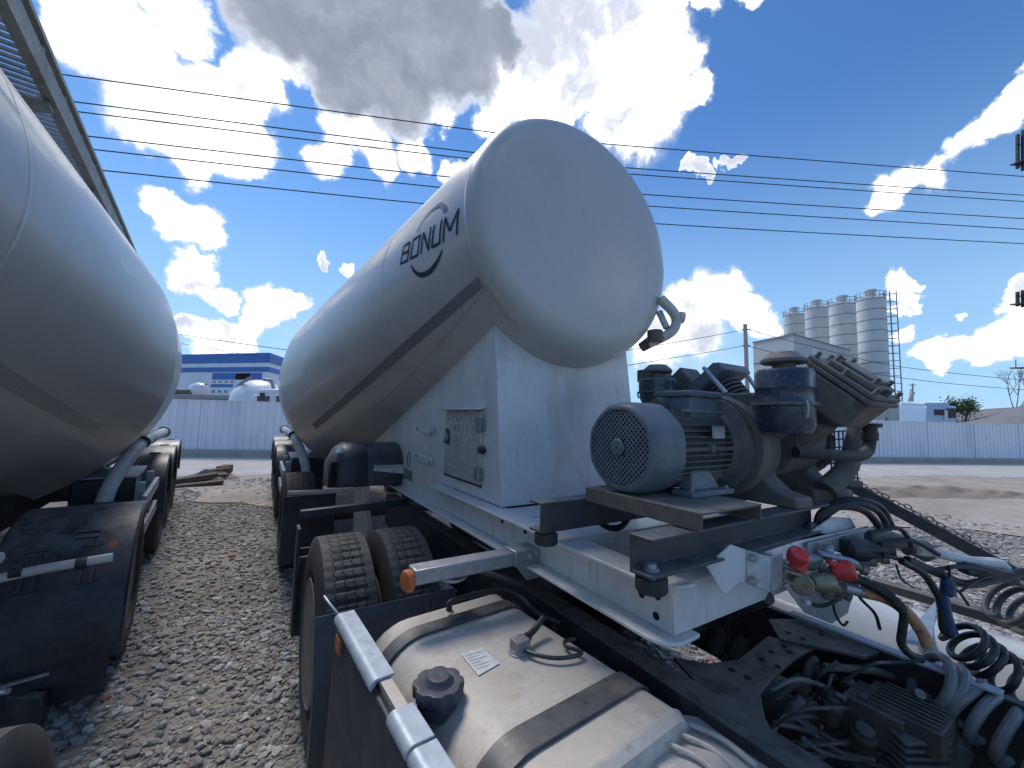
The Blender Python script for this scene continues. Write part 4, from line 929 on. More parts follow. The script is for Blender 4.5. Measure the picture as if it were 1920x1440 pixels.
def strap(v0, w, name='tank_strap'):
    mb = MB(); rings = []
    def sec(d):
        o = []
        for i in range(9): a = R(180-90*i/8); o.append((.15+(.15+d)*math.cos(a), .818+(.15+d)*math.sin(a)))
        for i in range(5): a = R(90-90*i/4); o.append((.495+(.07+d)*math.cos(a), .898+(.07+d)*math.sin(a)))
        return [(-d, .45)]+o+[(.565+d, .5)]
    outer, inner = sec(.010), sec(.003); poly = outer+inner[::-1]
    mb.prism([T3(u, v0, z) for u, z in poly], tf*w); return mb.build(name, M_strap, ft, bevel=.002)
strap(.10, .062); strap(.64, .075)
cp = on(822, 1290, 2, .985); mb = MB()
prof = [(-.03, .052), (0, .052), (.006, .058), (.034, .060)]
mb.lathe(cp+np.array([0, 0, -.02]), (0, 0, 1), prof, 32)
capo = mb.build('filler_cap', M_cap, ft)
mb = MB(); ring = lambda r, z, g=1: [cp+np.array([(r-.005*g*(math.cos(8*t) > .3))*math.cos(t), (r-.005*g*(math.cos(8*t) > .3))*math.sin(t), z]) for t in np.linspace(0, 2*math.pi, 64, endpoint=False)]
mb.loft([ring(.064, -.01), ring(.066, .012), ring(.063, .017), ring(.055, .018, 0), ring(.040, .016, 0), ring(.034, .020, 0), ring(.027, .030, 0), ring(.020, .031, 0), ring(.004, .029, 0)]); mb.build('cap_grip', M_cap, capo, sharp=40)
mb = MB(); q = [on(x, y, 2, .9705) for x, y in ((863, 1226), (903, 1214), (937, 1244), (897, 1267))]; mb.prism(q, (0, 0, .0008)); stk = mb.build('sticker', M_sticker, ft)
su, sv = (q[1]-q[0]), (q[3]-q[0])
for k in range(6):
    l_ = (.75, .55, .8, .4, .7, .6)[k]; a_ = q[0]+su*.1+sv*(.15+.12*k)+np.array([0, 0, .0003]); MB().prism([a_, a_+su*l_, a_+su*l_+sv*.03, a_+sv*.03], (0, 0, .0008)).build('print_line', M_galv, stk)
sp = on(975, 1212, 2, .985); mb = MB(); mb.lathe(sp+np.array([0, 0, -.02]), (0, 0, 1), [(0, .036), (.006, .036), (.008, .028), (.014, .028)], 20); mb.obox(sp+np.array([0, 0, .008]), te*.024, tf*.022, (0, 0, .016)); sn = mb.build('level_sender', M_greymetal, ft, bevel=.003)
mb = MB(); e2 = unit(te-tf*.3); mb.tube([sp+np.array([0, 0, .006]), sp+e2*.045+np.array([0, 0, .012])], .014, 10); mb.tube(spline([sp+e2*.045+np.array([0, 0, .012]), sp+e2*.085+np.array([0, 0, .02]), sp+e2*.13+np.array([0, 0, .035])], 5), .010, 10); mb.build('sender_cable', M_hose, ft)
mb = MB(); mb.tube(spline([on(x, y, 2, .985) for x, y in ((985, 1220), (1010, 1229), (1045, 1234), (1078, 1230), (1090, 1222), (1062, 1212), (1060, 1202), (1078, 1198))], 6), .006, 8); mb.build('vent_hose', M_hose, ft)
mb = MB(); mb.tube(spline([on(x, y, 2, z) for x, y, z in ((842, 1142, .985), (846, 1128, 1.01), (900, 1112, 1.01), (945, 1106, 1.0), (975, 1120, .98), (1010, 1150, .96), (1050, 1168, .94))], 6), .009, 10); mb.lathe(on(842, 1144, 2, .968), (0, 0, 1), [(0, .012), (.02, .010), (.03, .010)], 10); mb.build('breather_hose', M_hose, ft)
# dark side panel with its pale rail and reflectors
r0, r1 = on(640, 1152, 2, .985), on(733, 1316, 2, .985); rd = unit(r1-r0); rn = np.array([rd[1], -rd[0], 0]); rn = rn if rn[0] < 0 else -rn
r0 = r0-rd*.03
def rail(s0, s1):
    mb = MB(); sec = []
    for i in range(7): a = R(-10+110*i/6); sec.append((.022*math.cos(a), .022*math.sin(a)))
    sec = sec+[(-.045, .022), (-.045, .016)]+[(x-.005, z-.005) for x, z in sec[::-1][:0]]+[(.0, .015), (.016, -.006)]
    mb.prism([r0+rd*s0+rn*x+np.array([0, 0, z-.02]) for x, z in sec], rd*(s1-s0)); return mb.build('panel_rail', M_zinc, TT_, bevel=.002)
rail(.02, .445); rail(.575, .70); rail(.708, 1.2)
mb = MB(); mb.prism([r0+rn*.010+np.array([0, 0, -.03]), r0+rn*.010+rd*1.3+np.array([0, 0, -.03]), r0+rn*.03+rd*1.3+np.array([0, 0, -.70]), r0+rn*.03+np.array([0, 0, -.70])], -rn*.012); pn = mb.build('side_panel', M_panel, TT_, bevel=.004)
mb = MB(); mb.bar(r0+rd*.40-rn*.02+np.array([0, 0, -.012]), r0+rd*.62-rn*.02+np.array([0, 0, -.012]), .03, .012); mb.build('panel_bracket', M_alu, TT_)
mb = MB(); p = r0+rd*.075+rn*.014+np.array([0, 0, -.075]); mb.obox(p, rd*.028, rn*.006, (0, 0, .024)); mb.build('side_reflector', M_orange, pn, bevel=.004)
# fender pieces round the dual wheels
xl_, xr_ = .235, .87
def fender(a0, a1, r=.585, name='fender_piece'):
    mb = MB(); rings = []
    for i in range(15):
        a = R(a0+(a1-a0)*i/14); c, s = math.cos(a), math.sin(a)
        rings.append([(x, 2.40-rr*c, .50+rr*s) for x, rr in ((xl_, r-.05), (xl_, r), (xl_+.15, r+.008), (xl_+.16, r), (xr_-.16, r), (xr_-.15, r+.008), (xr_, r), (xr_, r-.012), (xl_+.012, r-.012), (xl_+.012, r-.05))])
    mb.loft(rings); return mb.build(name, M_panel, TT_, bevel=.002)
fender(-25, 34); fender(152, 200)
mb = MB(); mb.tube([on(634, 1152, 1, 1.80), on(618, 1132, 1, 1.84), on(608, 1118, 1, 1.9)], .005, 8); mb.build('fender_bracket', M_zinc, TT_)
mb = MB(); mb.box(.225, .245, 2.90, 3.02, .30, .95); mb.box(.24, .56, 3.0, 3.012, .25, .80); mb.bar((.24, 2.99, 1.02), (.95, 2.99, 1.045), .05, .05); mb.build('rear_mud_flap', M_black, TT_, bevel=.004)
# heat shield at the bottom of the picture
hs = MB(); cpt = on(1345, 1452, 2, .905); rings = []
hz_ = cpt[2]
for k, (s_, zz_) in enumerate(((1.0, -.10), (1.0, -.03), (.93, .005), (.80, .022), (.45, .018), (.02, .037))):
    rings.append([cpt+te*(.145*s_*(abs(math.cos(t))**.6)*math.copysign(1, math.cos(t)))+tf*(.17*s_*(abs(math.sin(t))**.6)*math.copysign(1, math.sin(t)))+np.array([0, 0, zz_]) for t in np.linspace(0, 2*math.pi, 48, endpoint=False)])
hs.loft(rings); h_ = hs.build('heat_shield', M_alu, TT_, sharp=50)
for u in (-.05, .0, .05):
    MB().tube(spline([cpt+te*u+tf*-.09+np.array([0, 0, .030]), cpt+te*(u+.012)+tf*-.02+np.array([0, 0, .036]), cpt+te*u+tf*.06+np.array([0, 0, .034])], 5), .006, 8).build('embossed_bead', M_alu, h_)
mb = MB(); mb.tube(spline([at(1362, 1340, 1.18), at(1395, 1352, 1.15), at(1440, 1390, 1.10), at(1480, 1412, 1.08), at(1520, 1440, 1.05)], 6), .006, 8); mb.build('pipe', M_strap, TT_)
# white tank on the far side of the chassis
mb = MB(); rings = []
for y, k in ((1.30, .82), (1.28, .95), (1.22, 1.0), (.55, 1.0), (-.8, 1.0)):
    rings.append([(2.40+.33*k*math.copysign(abs(math.cos(t))**.8, math.cos(t)), y, .60+.29*k*math.copysign(abs(math.sin(t))**.8, math.sin(t))) for t in np.linspace(0, 2*math.pi, 48, endpoint=False)])
mb.loft(rings); wt = mb.build('white_side_tank', M_white, TT_, sharp=50)
mb = MB(); g0, g1, g2 = on(1757, 1128, 2, .895), on(1690, 1205, 2, .885), on(1745, 1215, 2, .87); mb.prism([g0, g1, g2], (.012, 0, .012)); mb.build('gusset', M_zinc, wt)
mb = MB(); mb.bar(on(1640, 1092, 2, .90), on(1935, 1180, 2, .90), .06, .04); mb.build('fender_edge', M_chassis, TT_, bevel=.004)

# ------------------------------------------------------------------ coupling bracket and panel on the trailer nose
mb = MB(); dB = 1.19
def bp(px, py, d): return at(px, py, d)
q = [bp(1325, 1062, 1.115), bp(1371, 1021, 1.12), bp(1399, 1031, 1.115), bp(1399, 1094, 1.095), bp(1388, 1092, 1.10), bp(1362, 1113, 1.10), bp(1354, 1113, 1.10), bp(1344, 1092, 1.105)]
mb.prism(q, FW*.006-RT*.002); bk = mb.build('nose_bracket', M_white, TR, bevel=.002)
mb = MB(); q = [bp(1399, 1031, 1.114), bp(1446, 1044, 1.09), bp(1446, 1112, 1.07), bp(1399, 1094, 1.094)]; mb.prism(q, FW*.007)
q = [bp(1446, 1044, 1.09), bp(1468, 1038, 1.17), bp(1468, 1100, 1.16), bp(1446, 1112, 1.07)]; mb.prism(q, FW*.007+RT*.002); pl_ = mb.build('bracket_plate', M_galv, TR, bevel=.003)
nb = unit(np.cross(bp(1446, 1044, 1.12)-bp(1399, 1031, 1.159), UP)); nb = nb if nb@FW < 0 else -nb
bolts([(bp(1411, 1046, 1.105), nb), (bp(1411, 1089, 1.088), nb)], M_galv, pl_, .009, .012)
# perforated grey panel with stiffeners, running to the right
mb = MB()
q = [bp(1430, 1034, 1.22), bp(1500, 1012, 1.32), bp(1556, 1000, 1.40), bp(1628, 985, 1.50), bp(1636, 1000, 1.48), bp(1566, 1022, 1.38), bp(1512, 1036, 1.30), bp(1462, 1050, 1.22)]
mb.prism(q, -UP*.006)
q = [bp(1520, 996, 1.42), bp(1558, 970, 1.46), bp(1596, 972, 1.49), bp(1606, 990, 1.5), bp(1560, 1004, 1.42)]; mb.prism(q, FW*.006)
mb.bar(bp(1512, 1032, 1.30), bp(1640, 1000, 1.48), .012, .05, up=UP); panel_ = mb.build('coupling_panel', M_galv, TR, bevel=.002)
for x, y, d in ((1484, 1030, 1.27), (1510, 1022, 1.31), (1530, 1018, 1.34), (1552, 1010, 1.38)): MB().lathe(bp(x, y, d)+UP*.001, UP, [(0, .011), (.001, .011)], 14).build('hole', M_hole, panel_)
mb = MB(); q = [bp(1470, 1098, 1.24), bp(1590, 1050, 1.40), bp(1605, 1100, 1.40), bp(1590, 1150, 1.38), bp(1560, 1170, 1.36), bp(1510, 1150, 1.28)]; mb.prism(q, FW*.008); hp2 = mb.build('hanger_plate', M_galv, TR, bevel=.002)
MB().lathe(bp(1513, 1128, 1.272), -FW, [(0, .008), (.008, .008), (.009, .004)], 8).build('bolt', M_sticker, hp2)
def fitting(name, material, pts): mb = MB(); [mb.lathe(o, a, pr, 20) for o, a, pr in pts]; return mb.build(name, material, TR)
mb = MB(); mb.lathe(bp(1490, 1050, 1.20), unit(UP*.75-FW*.45+RT*.1), [(-.01, .012), (.0, .024), (.02, .028), (.034, .026), (.036, .018), (.03, .015)], 24); mb.bar(bp(1484, 1052, 1.20), bp(1512, 1066, 1.20), .012, .035); mb.build('palm_coupling', M_red, TR, bevel=.003)
mb = MB(); mb.lathe(bp(1578, 1070, 1.24), unit(-FW*.6+RT*.7+UP*.3), [(-.03, .014), (-.02, .026), (.02, .030), (.034, .024), (.036, .0)], 24); mb.bar(bp(1552, 1052, 1.24), bp(1572, 1062, 1.24), .02, .016); mb.build('palm_coupling', M_red, TR, bevel=.003)
fitting('valve_neck', M_brass, [(bp(1540, 1092, 1.24), RT, [(-.03, .02), (-.01, .03), (.03, .03), (.035, .02)])])
fitting('valve_knob', M_brass, [(bp(1505, 1098, 1.16), unit(-FW*.8-RT*.35), [(-.06, .016), (-.05, .028), (0, .030), (.006, .026), (.007, .008), (.004, .006)])])
mb = MB(); mb.bar(bp(1466, 1068, 1.17), bp(1500, 1078, 1.17), .02, .008); mb.bar(bp(1466, 1086, 1.17), bp(1496, 1098, 1.17), .02, .008); mb.build('valve_arm', M_brass, TR, bevel=.002)
fitting('hex_nut', M_galv, [(bp(1590, 1103, 1.25), unit(RT*.95-UP*.25), [(-.015, .014), (.0, .017), (.03, .017), (.032, .013)]), (bp(1618, 1111, 1.26), unit(RT*.95-UP*.25), [(-.012, .013), (.0, .016), (.022, .016), (.024, .012)])])
fitting('brass_valve', M_brass, [(bp(1565, 1100, 1.27), unit(RT*.9-UP*.2), [(-.03, .012), (-.02, .022), (.01, .022), (.02, .014), (.04, .014)])])
mb = MB(); mb.bar(bp(1535, 1036, 1.28), bp(1606, 1054, 1.26), .03, .010, up=UP); mb.build('lever', M_zinc, TR, bevel=.003)
fitting('grey_plug', M_galv, [(bp(1552, 1030, 1.30), UP, [(-.02, .012), (.0, .016), (.008, .012), (.01, .016), (.014, .010)]), (bp(1522, 1048, 1.28), RT, [(-.03, .014), (.02, .016), (.03, .01)])])
fitting('black_socket', M_black, [(bp(1610, 1030, 1.36), RT, [(-.05, .022), (-.04, .036), (.0, .040), (.05, .032), (.10, .030), (.105, .02)]), (bp(1580, 1018, 1.38), UP, [(-.03, .02), (.02, .024), (.024, .01)])])
fitting('cable_plug', M_comp, [(bp(1650, 1010, 1.36), unit(RT-UP*.12), [(-.04, .018), (-.03, .026), (.04, .03), (.08, .02)]), (bp(1716, 1030, 1.36), unit(RT-UP*.15), [(-.03, .024), (-.02, .018), (.03, .036), (.04, .026), (.06, .024)])])
for name, mm, pts, r1, dd in (('pale_cable', M_sticker, [(1720, 1032), (1770, 1040), (1820, 1052), (1870, 1056), (1885, 1066)], .016, 1.34), ('black_cable', M_hose, [(1690, 1052), (1730, 1075), (1755, 1110), (1764, 1130)], .011, 1.30), ('black_cable', M_hose, [(1700, 1050), (1760, 1075), (1810, 1095), (1870, 1085), (1920, 1072)], .014, 1.32),
                               ('thin_wire', M_hose, [(1680, 1058), (1690, 1085), (1712, 1102)], .003, 1.30), ('thin_wire', M_hose, [(1800, 1110), (1830, 1090), (1860, 1078)], .004, 1.30), ('thin_wire', M_hose, [(1780, 1060), (1782, 1095), (1800, 1112), (1816, 1135)], .004, 1.30),
                               ('black_cable', M_hose, [(1530, 1000), (1545, 970), (1590, 944), (1640, 955), (1662, 985), (1662, 1010)], .012, 1.5), ('black_cable', M_hose, [(1530, 1000), (1550, 955), (1600, 936), (1650, 950), (1672, 985)], .011, 1.52), ('black_cable', M_hose, [(1530, 1000), (1540, 962), (1580, 950), (1620, 958), (1646, 985), (1650, 1010)], .013, 1.48)):
    MB().tube(spline([bp(x, y, dd) for x, y in pts], 8), r1, 10).build(name, mm, TR)
mb = MB(); mb.obox(bp(1852, 1072, 1.33), unit(RT-UP*.2)*.09, UP*.022, FW*.02); mb.build('cable_junction', M_black, TR, bevel=.008)
mb = MB(); mb.lathe(bp(1777, 1100, 1.30), unit(UP), [(-.03, .012), (-.02, .02), (.015, .018), (.03, .006)], 12); mb.build('tape_wrap', M_bluecable, TR)

fr2 = random.Random(33)
for x, y, d, r1, l_ in ((1530, 1062, 1.27, .014, .05), (1546, 1072, 1.27, .011, .04), (1534, 1082, 1.25, .012, .05), (1560, 1044, 1.30, .012, .05), (1606, 1062, 1.30, .018, .06), (1626, 1058, 1.33, .014, .05), (1640, 1046, 1.36, .020, .07), (1590, 1088, 1.28, .010, .05), (1578, 1112, 1.29, .016, .05), (1560, 1120, 1.31, .010, .05), (1480, 1064, 1.21, .009, .04), (1636, 1028, 1.42, .02, .06)):
    a_ = unit(RT*fr2.uniform(.3, 1)+UP*fr2.uniform(-.6, .6)-FW*fr2.uniform(0, .6))
    fitting('pipe_fitting', fr2.choice((M_brass, M_galv, M_comp, M_black)), [(bp(x, y, d), a_, [(-l_/2, r1*.6), (-l_/2+.004, r1), (-l_*.1, r1), (-l_*.1+.002, r1*.7), (l_*.2, r1*.7), (l_*.2+.002, r1*.9), (l_/2, r1*.85), (l_/2+.002, r1*.4)])])
for pts, r1 in (([(1600, 1090), (1612, 1120), (1640, 1150), (1650, 1180)], .005), ([(1560, 1120), (1566, 1150), (1580, 1172), (1590, 1165)], .004), ([(1655, 1040), (1690, 1050), (1740, 1068), (1800, 1062), (1850, 1070)], .007), ([(1650, 1020), (1700, 1012), (1730, 1022), (1760, 1040)], .008), ([(1630, 1000), (1680, 990), (1700, 1004), (1708, 1022)], .007), ([(1500, 1110), (1530, 1135), (1560, 1130), (1590, 1108)], .006)):
    MB().tube(spline([bp(x, y, 1.31) for x, y in pts], 8), r1, 8).build('thin_wire' if r1 < .006 else 'black_cable', M_hose, TR)
# hoses between tractor and trailer
GH = 'coiled air hoses hanging between truck and trailer'
o = MB().tube(helix([bp(1730, 1262, 1.22), bp(1790, 1300, 1.18), bp(1850, 1350, 1.12), bp(1955, 1430, 1.03)], .071, 6.0, ph=.6), .0135, 10).build('coiled_hose', M_coil); tag(o, 'thick grey-green coiled air hose nearest the camera at the bottom right', 'air hose', GH)
o = MB().tube(spline([bp(1765, 1140, 1.30), bp(1768, 1180, 1.30), bp(1782, 1190, 1.29)], 5)+helix([bp(1800, 1195, 1.30), bp(1835, 1225, 1.28), bp(1880, 1260, 1.25), bp(1950, 1300, 1.22)], .058, 5.5, ph=2.4), .0100, 10).build('coiled_hose', M_hose); tag(o, 'thinner black coiled air hose above the white side tank', 'air hose', GH)
o = MB().tube(helix([bp(1880, 1120, 1.40), bp(1915, 1140, 1.38), bp(1960, 1165, 1.36)], .075, 3, ph=1.0), .010, 10).build('coiled_hose', M_strap); tag(o, 'upper coiled hose running off the right edge over pale gravel', 'air hose', GH)
o = MB().tube(spline([bp(1764, 1112, 1.30), bp(1768, 1130, 1.30), bp(1774, 1160, 1.30), bp(1784, 1188, 1.29)], 6), .0175, 12).build('blue_sleeve', M_bluecable, TR)
o = MB().tube(spline([bp(1616, 1110, 1.26), bp(1660, 1122, 1.25), bp(1700, 1148, 1.24), bp(1728, 1185, 1.23), bp(1740, 1212, 1.22)], 8), .0165, 14).build('orange_hose', M_orangehose); tag(o, 'dirty orange air hose curving down from a metal nut', 'air hose')
rr_ = []; P_ = spline([bp(1590, 1080, 1.24), bp(1622, 1092, 1.24), bp(1655, 1110, 1.23), bp(1678, 1128, 1.22), bp(1694, 1150, 1.22), bp(1692, 1180, 1.22), bp(1690, 1205, 1.22), bp(1705, 1226, 1.21), bp(1728, 1236, 1.21)], 8)
for i in range(len(P_)): rr_.append((.016 if i % 2 else .0125) if i < 30 else .0115)
o = MB().tube(P_, rr_, 12).build('black_hose', M_hose); tag(o, 'black corrugated hose ending in a smooth bend under the red coupling', 'air hose')
# long dark bar with a chain on the far right
b0, b1 = np.array(on(1560, 893, 0, 2.45)), np.array(on(1990, 1120, 0, 2.75))
BM = root('chained_bar', 'long black bar draped with a rusty chain, slanting over the pale gravel', 'steel bar', (b0+b1)/2)
mb = MB(); mb.bar(b0, b1, .05, .05); mb.build('bar', M_chassis, BM, bevel=.004)
mb = MB(); L_ = np.linalg.norm(b1-b0); d_ = unit(b1-b0); up_ = unit(np.cross(np.cross(d_, (0, 0, 1)), d_))
for i in range(26):
    c_ = b0+d_*(.06+i*.021)+up_*(.033+.006*math.sin(i*1.3)); a_ = up_ if i % 2 else unit(np.cross(d_, up_))
    mb.tube([c_+d_*.015*math.cos(t)+a_*.009*math.sin(t) for t in np.linspace(0, 2*math.pi, 11)], .003, 5)
mb.build('chain', M_rusty, BM)

# ------------------------------------------------------------------ beyond the fence
def gp_(px, d, py=800):             # ground point under a pixel column at depth d
    p = at(px, py, d); p[2] = 0; return p
def wall_frame(p, q):               # unit vector along a wall and its outward normal (towards the camera)
    u = unit(np.array([q[0]-p[0], q[1]-p[1], 0])); n = np.array([u[1], -u[0], 0]); return u, (n if n@(-p) > 0 else -n)
# warehouse
c0 = gp_(494, 70); cl = gp_(250, 78); cr = gp_(575, 92)
hh = at(494, 660, 70)[2]
WH = root('warehouse', 'pale blue warehouse with bright blue bands seen between the two tankers', 'warehouse', c0)
mb = MB(); back_ = cl+(cr-c0); mb.prism([cl, c0, cr, back_], (0, 0, hh)); mb.build('wall', M_wall, WH)
for p, q in ((cl, c0), (c0, cr)):
    u, n = wall_frame(p, q); L_ = np.linalg.norm(q-p)
    for za, zb, nm in ((hh*.86, hh*1.005, 'roof_band'), (hh*.725, hh*.795, 'blue_band')):
        mb = MB(); mb.prism([p+n*.02+np.array([0, 0, za]), q+n*.02+np.array([0, 0, za]), q+n*.02+np.array([0, 0, zb]), p+n*.02+np.array([0, 0, zb])], n*.12); mb.build(nm, M_blue, WH)
u, n = wall_frame(cl, c0)
def wall_rect(px0, px1, py0, py1, nm, mm, proud=.06):
    out = []
    for px in (px0, px1):
        r = ray(px, 720); k = (n@(c0-EYE))/(n@r); out.append(EYE+r*k)
    z0, z1 = at(494, py1, 70)[2], at(494, py0, 70)[2]
    a, b = [np.array([o[0], o[1], 0]) for o in out]
    mb = MB(); mb.prism([a+n*.0+np.array([0, 0, z0]), b+np.array([0, 0, z0]), b+np.array([0, 0, z1]), a+np.array([0, 0, z1])], n*proud); return mb.build(nm, mm, WH)
wall_rect(397, 490, 698, 711, 'blue_panel', M_blue); wall_rect(396, 437, 720, 726, 'blue_panel', M_blue)
wall_rect(441, 468, 699, 711, 'dark_opening', M_hole, .09)
for i in range(8):
    wall_rect(400+i*11.6, 405+i*11.6, 691+(i % 3 == 2), 695+(i % 2), 'window', M_greymetal, .05)
for i in range(4): wall_rect(399+i*11.2, 404+i*11.2, 714, 717.5, 'window', M_greymetal, .05)
for i in range(3): wall_rect(398+i*12, 404+i*12, 732, 737, 'window', M_greymetal, .05)
# concrete mixer trucks
def drum(mb, c, ax, L, r):
    prof = []
    for t, k in ((0, .35), (.02, .55), (.10, .80), (.28, .98), (.45, 1.0), (.60, .93), (.80, .70), (.96, .48), (1.0, .46), (1.0, .38), (.98, .36)): prof.append((t*L, r*k))
    mb.lathe(np.asarray(c)-unit(ax)*L/2, ax, prof, 40)
MX = root('mixer_truck', 'white concrete mixer truck with a big round drum right behind the fence', 'mixer truck', gp_(495, 27))
mb = MB(); drum(mb, at(482, 758, 27), unit(-RT*.8+FW*.45+UP*.28), 3.9, 1.72); dm = mb.build('drum', M_white2, MX)
mb = MB(); mb.tube(spline([at(436, 742, 27.5), at(448, 722, 26.5), at(470, 708, 25.6)], 6), .09, 8); mb.build('drum_rim', M_greymetal, dm)
mb = MB(); cc = at(530, 780, 24.5); mb.obox(cc, RT*1.25, FW*1.1, UP*1.35); mb.obox(cc+UP*1.45, RT*1.1, FW*.9, UP*.22); cab = mb.build('cab', M_white2, MX, bevel=.15, seg=3)
mb = MB(); f0 = cc-FW*1.11
mb.obox(f0+RT*.72+UP*.85, RT*.46, FW*.02, UP*.42); mb.build('windscreen', M_darkglass, cab)
mb = MB(); mb.obox(f0-RT*.50+UP*.85, RT*.36, FW*.02, UP*.40); mb.build('side_window', M_darkglass, cab)
mb = MB(); mb.obox(at(492, 742, 23), RT*.10, FW*.08, UP*.18); mb.build('mirror', M_black, MX); mb = MB(); mb.obox(at(511, 738, 23), RT*.06, FW*.08, UP*.20); mb.build('mirror', M_white2, MX)
mb = MB(); mb.tube(spline([at(494, 711, 25), at(507, 714, 25), at(512, 724, 25), at(512, 738, 25)], 5), .10, 10); mb.build('exhaust_pipe', M_greymetal, MX)
MX2 = root('mixer_truck', 'small distant mixer truck with a white egg-shaped drum, seen over the fence', 'mixer truck', gp_(370, 58))
mb = MB(); drum(mb, at(372, 730, 58), unit(-RT*.9+FW*.3+UP*.15), 3.0, 1.0); mb.build('drum', M_white2, MX2)
mb = MB(); mb.obox(at(350, 735, 58), RT*1.2, FW*.8, UP*.35); mb.build('chassis', M_rusty, MX2, bevel=.05)
mb = MB(); mb.bar(at(380, 723, 58), at(388, 721, 58), .5, .2); mb.tube([at(384, 722, 58), at(384, 738, 58)], .15, 6); mb.build('chute', M_greymetal, MX2)
# flat roofed shed just above the fence on the left
mb = MB(); a, b = gp_(290, 44), gp_(452, 40); u, n = wall_frame(a, b); zt_ = at(420, 740, 42)[2]
mb.prism([a, b, b-n*6, a-n*6], (0, 0, zt_-.5)); SH = tag(MB().build('shed', M_base), 'low beige shed with a grey roof edge behind the left part of the fence', 'shed') if False else None
SHR = root('shed', 'low beige shed with a grey roof edge behind the left fence', 'shed', a); mb.build('wall', M_base, SHR)
mb = MB(); mb.prism([a+n*.3+np.array([0, 0, zt_-.5]), b+n*.3+np.array([0, 0, zt_-.5]), b-n*6.2+np.array([0, 0, zt_-.5]), a-n*6.2+np.array([0, 0, zt_-.5])], (0, 0, .4)); mb.build('roof', M_greymetal, SHR)
# silos
GS = 'cement silos standing in a row'
slab = ['leftmost and farthest silo, only its top visible above the white cabin', 'second silo from the left, half hidden by the white cabin', 'third silo from the left, between its neighbours', 'rightmost and nearest silo, beside the tall ladder']
for i, (pxl, pxr, pyt, pyc, d) in enumerate(((1475, 1517, 588, 567, 79), (1516, 1563, 575, 559, 73), (1562, 1616, 568, 552, 67), (1615, 1674, 558, 541, 61))):
    xc = (pxl+pxr)/2; g = gp_(xc, d); th = math.atan((xc-960)/FPX); r = (pxr-pxl)/2*d*math.cos(th)/FPX*1.0
    ztop = at(xc, pyt, d)[2]; zb = 6.6
    SI = root('silo', 'pale ribbed '+slab[i] if False else slab[i], 'silo', g, GS)
    prof = [(zb-2.6, r*.25), (zb, r)]
    nb_ = 9; hoops = []
    for k in range(1, nb_+1):
        z = zb+(ztop-zb)*k/nb_; prof += [(z-.10, r), (z, r)]; hoops.append(z)
    prof += [(ztop+.02, r*1.03), (ztop+.12, r*1.03), (ztop+.25, r*.9), (ztop+.3, 0)]
    MB().lathe(g, (0, 0, 1), prof, 40).build('body', M_silo, SI)
    for z in hoops: MB().lathe(g+np.array([0, 0, z]), (0, 0, 1), [(-.07, r), (-.06, r*1.02), (.06, r*1.02), (.07, r)], 40, cap=False).build('hoop', M_greymetal, SI)
    MB().lathe(g+np.array([0, 0, ztop]), (0, 0, 1), [(.2, r*.36), (1.35, r*.38), (1.4, r*.46), (1.7, r*.46), (1.72, 0)], 20).build('dust_filter', M_silo, SI)
    mb = MB()
    for hgt in (.55, 1.1): mb.tube([g+np.array([r*1.02*math.cos(t), r*1.02*math.sin(t), ztop+hgt]) for t in np.linspace(0, 2*math.pi, 33)], .045, 5)
    for t in np.linspace(0, 2*math.pi, 14, endpoint=False): mb.tube([g+np.array([r*1.02*math.cos(t), r*1.02*math.sin(t), ztop]), g+np.array([r*1.02*math.cos(t), r*1.02*math.sin(t), ztop+1.1])], .04, 5)
    mb.build('guard_rail', M_greymetal, SI)
    for t in (.5, 2.07, 3.64, 5.2): MB().tube([g+np.array([r*.9*math.cos(t), r*.9*math.sin(t), 0]), g+np.array([r*.9*math.cos(t), r*.9*math.sin(t), zb+.4])], .16, 8).build('leg', M_silo, SI)
# ladder tower beside the nearest silo
d = 60.0; LD = root('ladder_tower', 'tall caged ladder tower on the right side of the nearest silo', 'ladder', gp_(1682, d))
zt_ = at(1684, 540, d)[2]; c_ = gp_(1682, d); mb = MB(); w_ = .52
for a, b in ((-1, -1), (1, -1), (-1, 1), (1, 1)): mb.tube([c_+RT*w_*a+FW*w_*b, c_+RT*w_*a+FW*w_*b+np.array([0, 0, zt_])], .075, 5)
mb.build('frame', M_greymetal, LD)
mb = MB()
for z in np.arange(.4, zt_, 1.15):
    P4 = [c_+RT*w_*a+FW*w_*b+np.array([0, 0, z]) for a, b in ((-1, -1), (1, -1), (1, 1), (-1, 1), (-1, -1))]
    for p, q in zip(P4, P4[1:]): mb.tube([p, q], .045, 4)
mb.build('rungs', M_greymetal, LD)
# control cabin in front of the silos
k0, k1, k2 = gp_(1416, 58), gp_(1494, 52), gp_(1600, 62); hc_ = at(1494, 624, 52)[2]
CB = root('control_cabin', 'white and grey boxy plant cabin in front of the silos', 'plant cabin', k1)
mb = MB(); mb.prism([k0, k1, k2, k0+(k2-k1)], (0, 0, hc_)); mb.build('wall', M_silo2, CB)
for p, q in ((k0, k1), (k1, k2)):
    u, n = wall_frame(p, q); mb = MB(); mb.prism([p+n*.02+np.array([0, 0, hc_-.05]), q+n*.02+np.array([0, 0, hc_-.05]), q+n*.02+np.array([0, 0, hc_+.12]), p+n*.02+np.array([0, 0, hc_+.12])], n*.1); mb.build('roof_trim', M_greymetal, CB)
u, n = wall_frame(k0, k1); mb = MB(); z = at(1450, 676, 55)[2]; mb.prism([k0+n*.01+np.array([0, 0, z]), k1+n*.01+np.array([0, 0, z]), k1+n*.01+np.array([0, 0, z+.15]), k0+n*.01+np.array([0, 0, z+.15])], n*.06); mb.build('seam_strip', M_greymetal, CB)
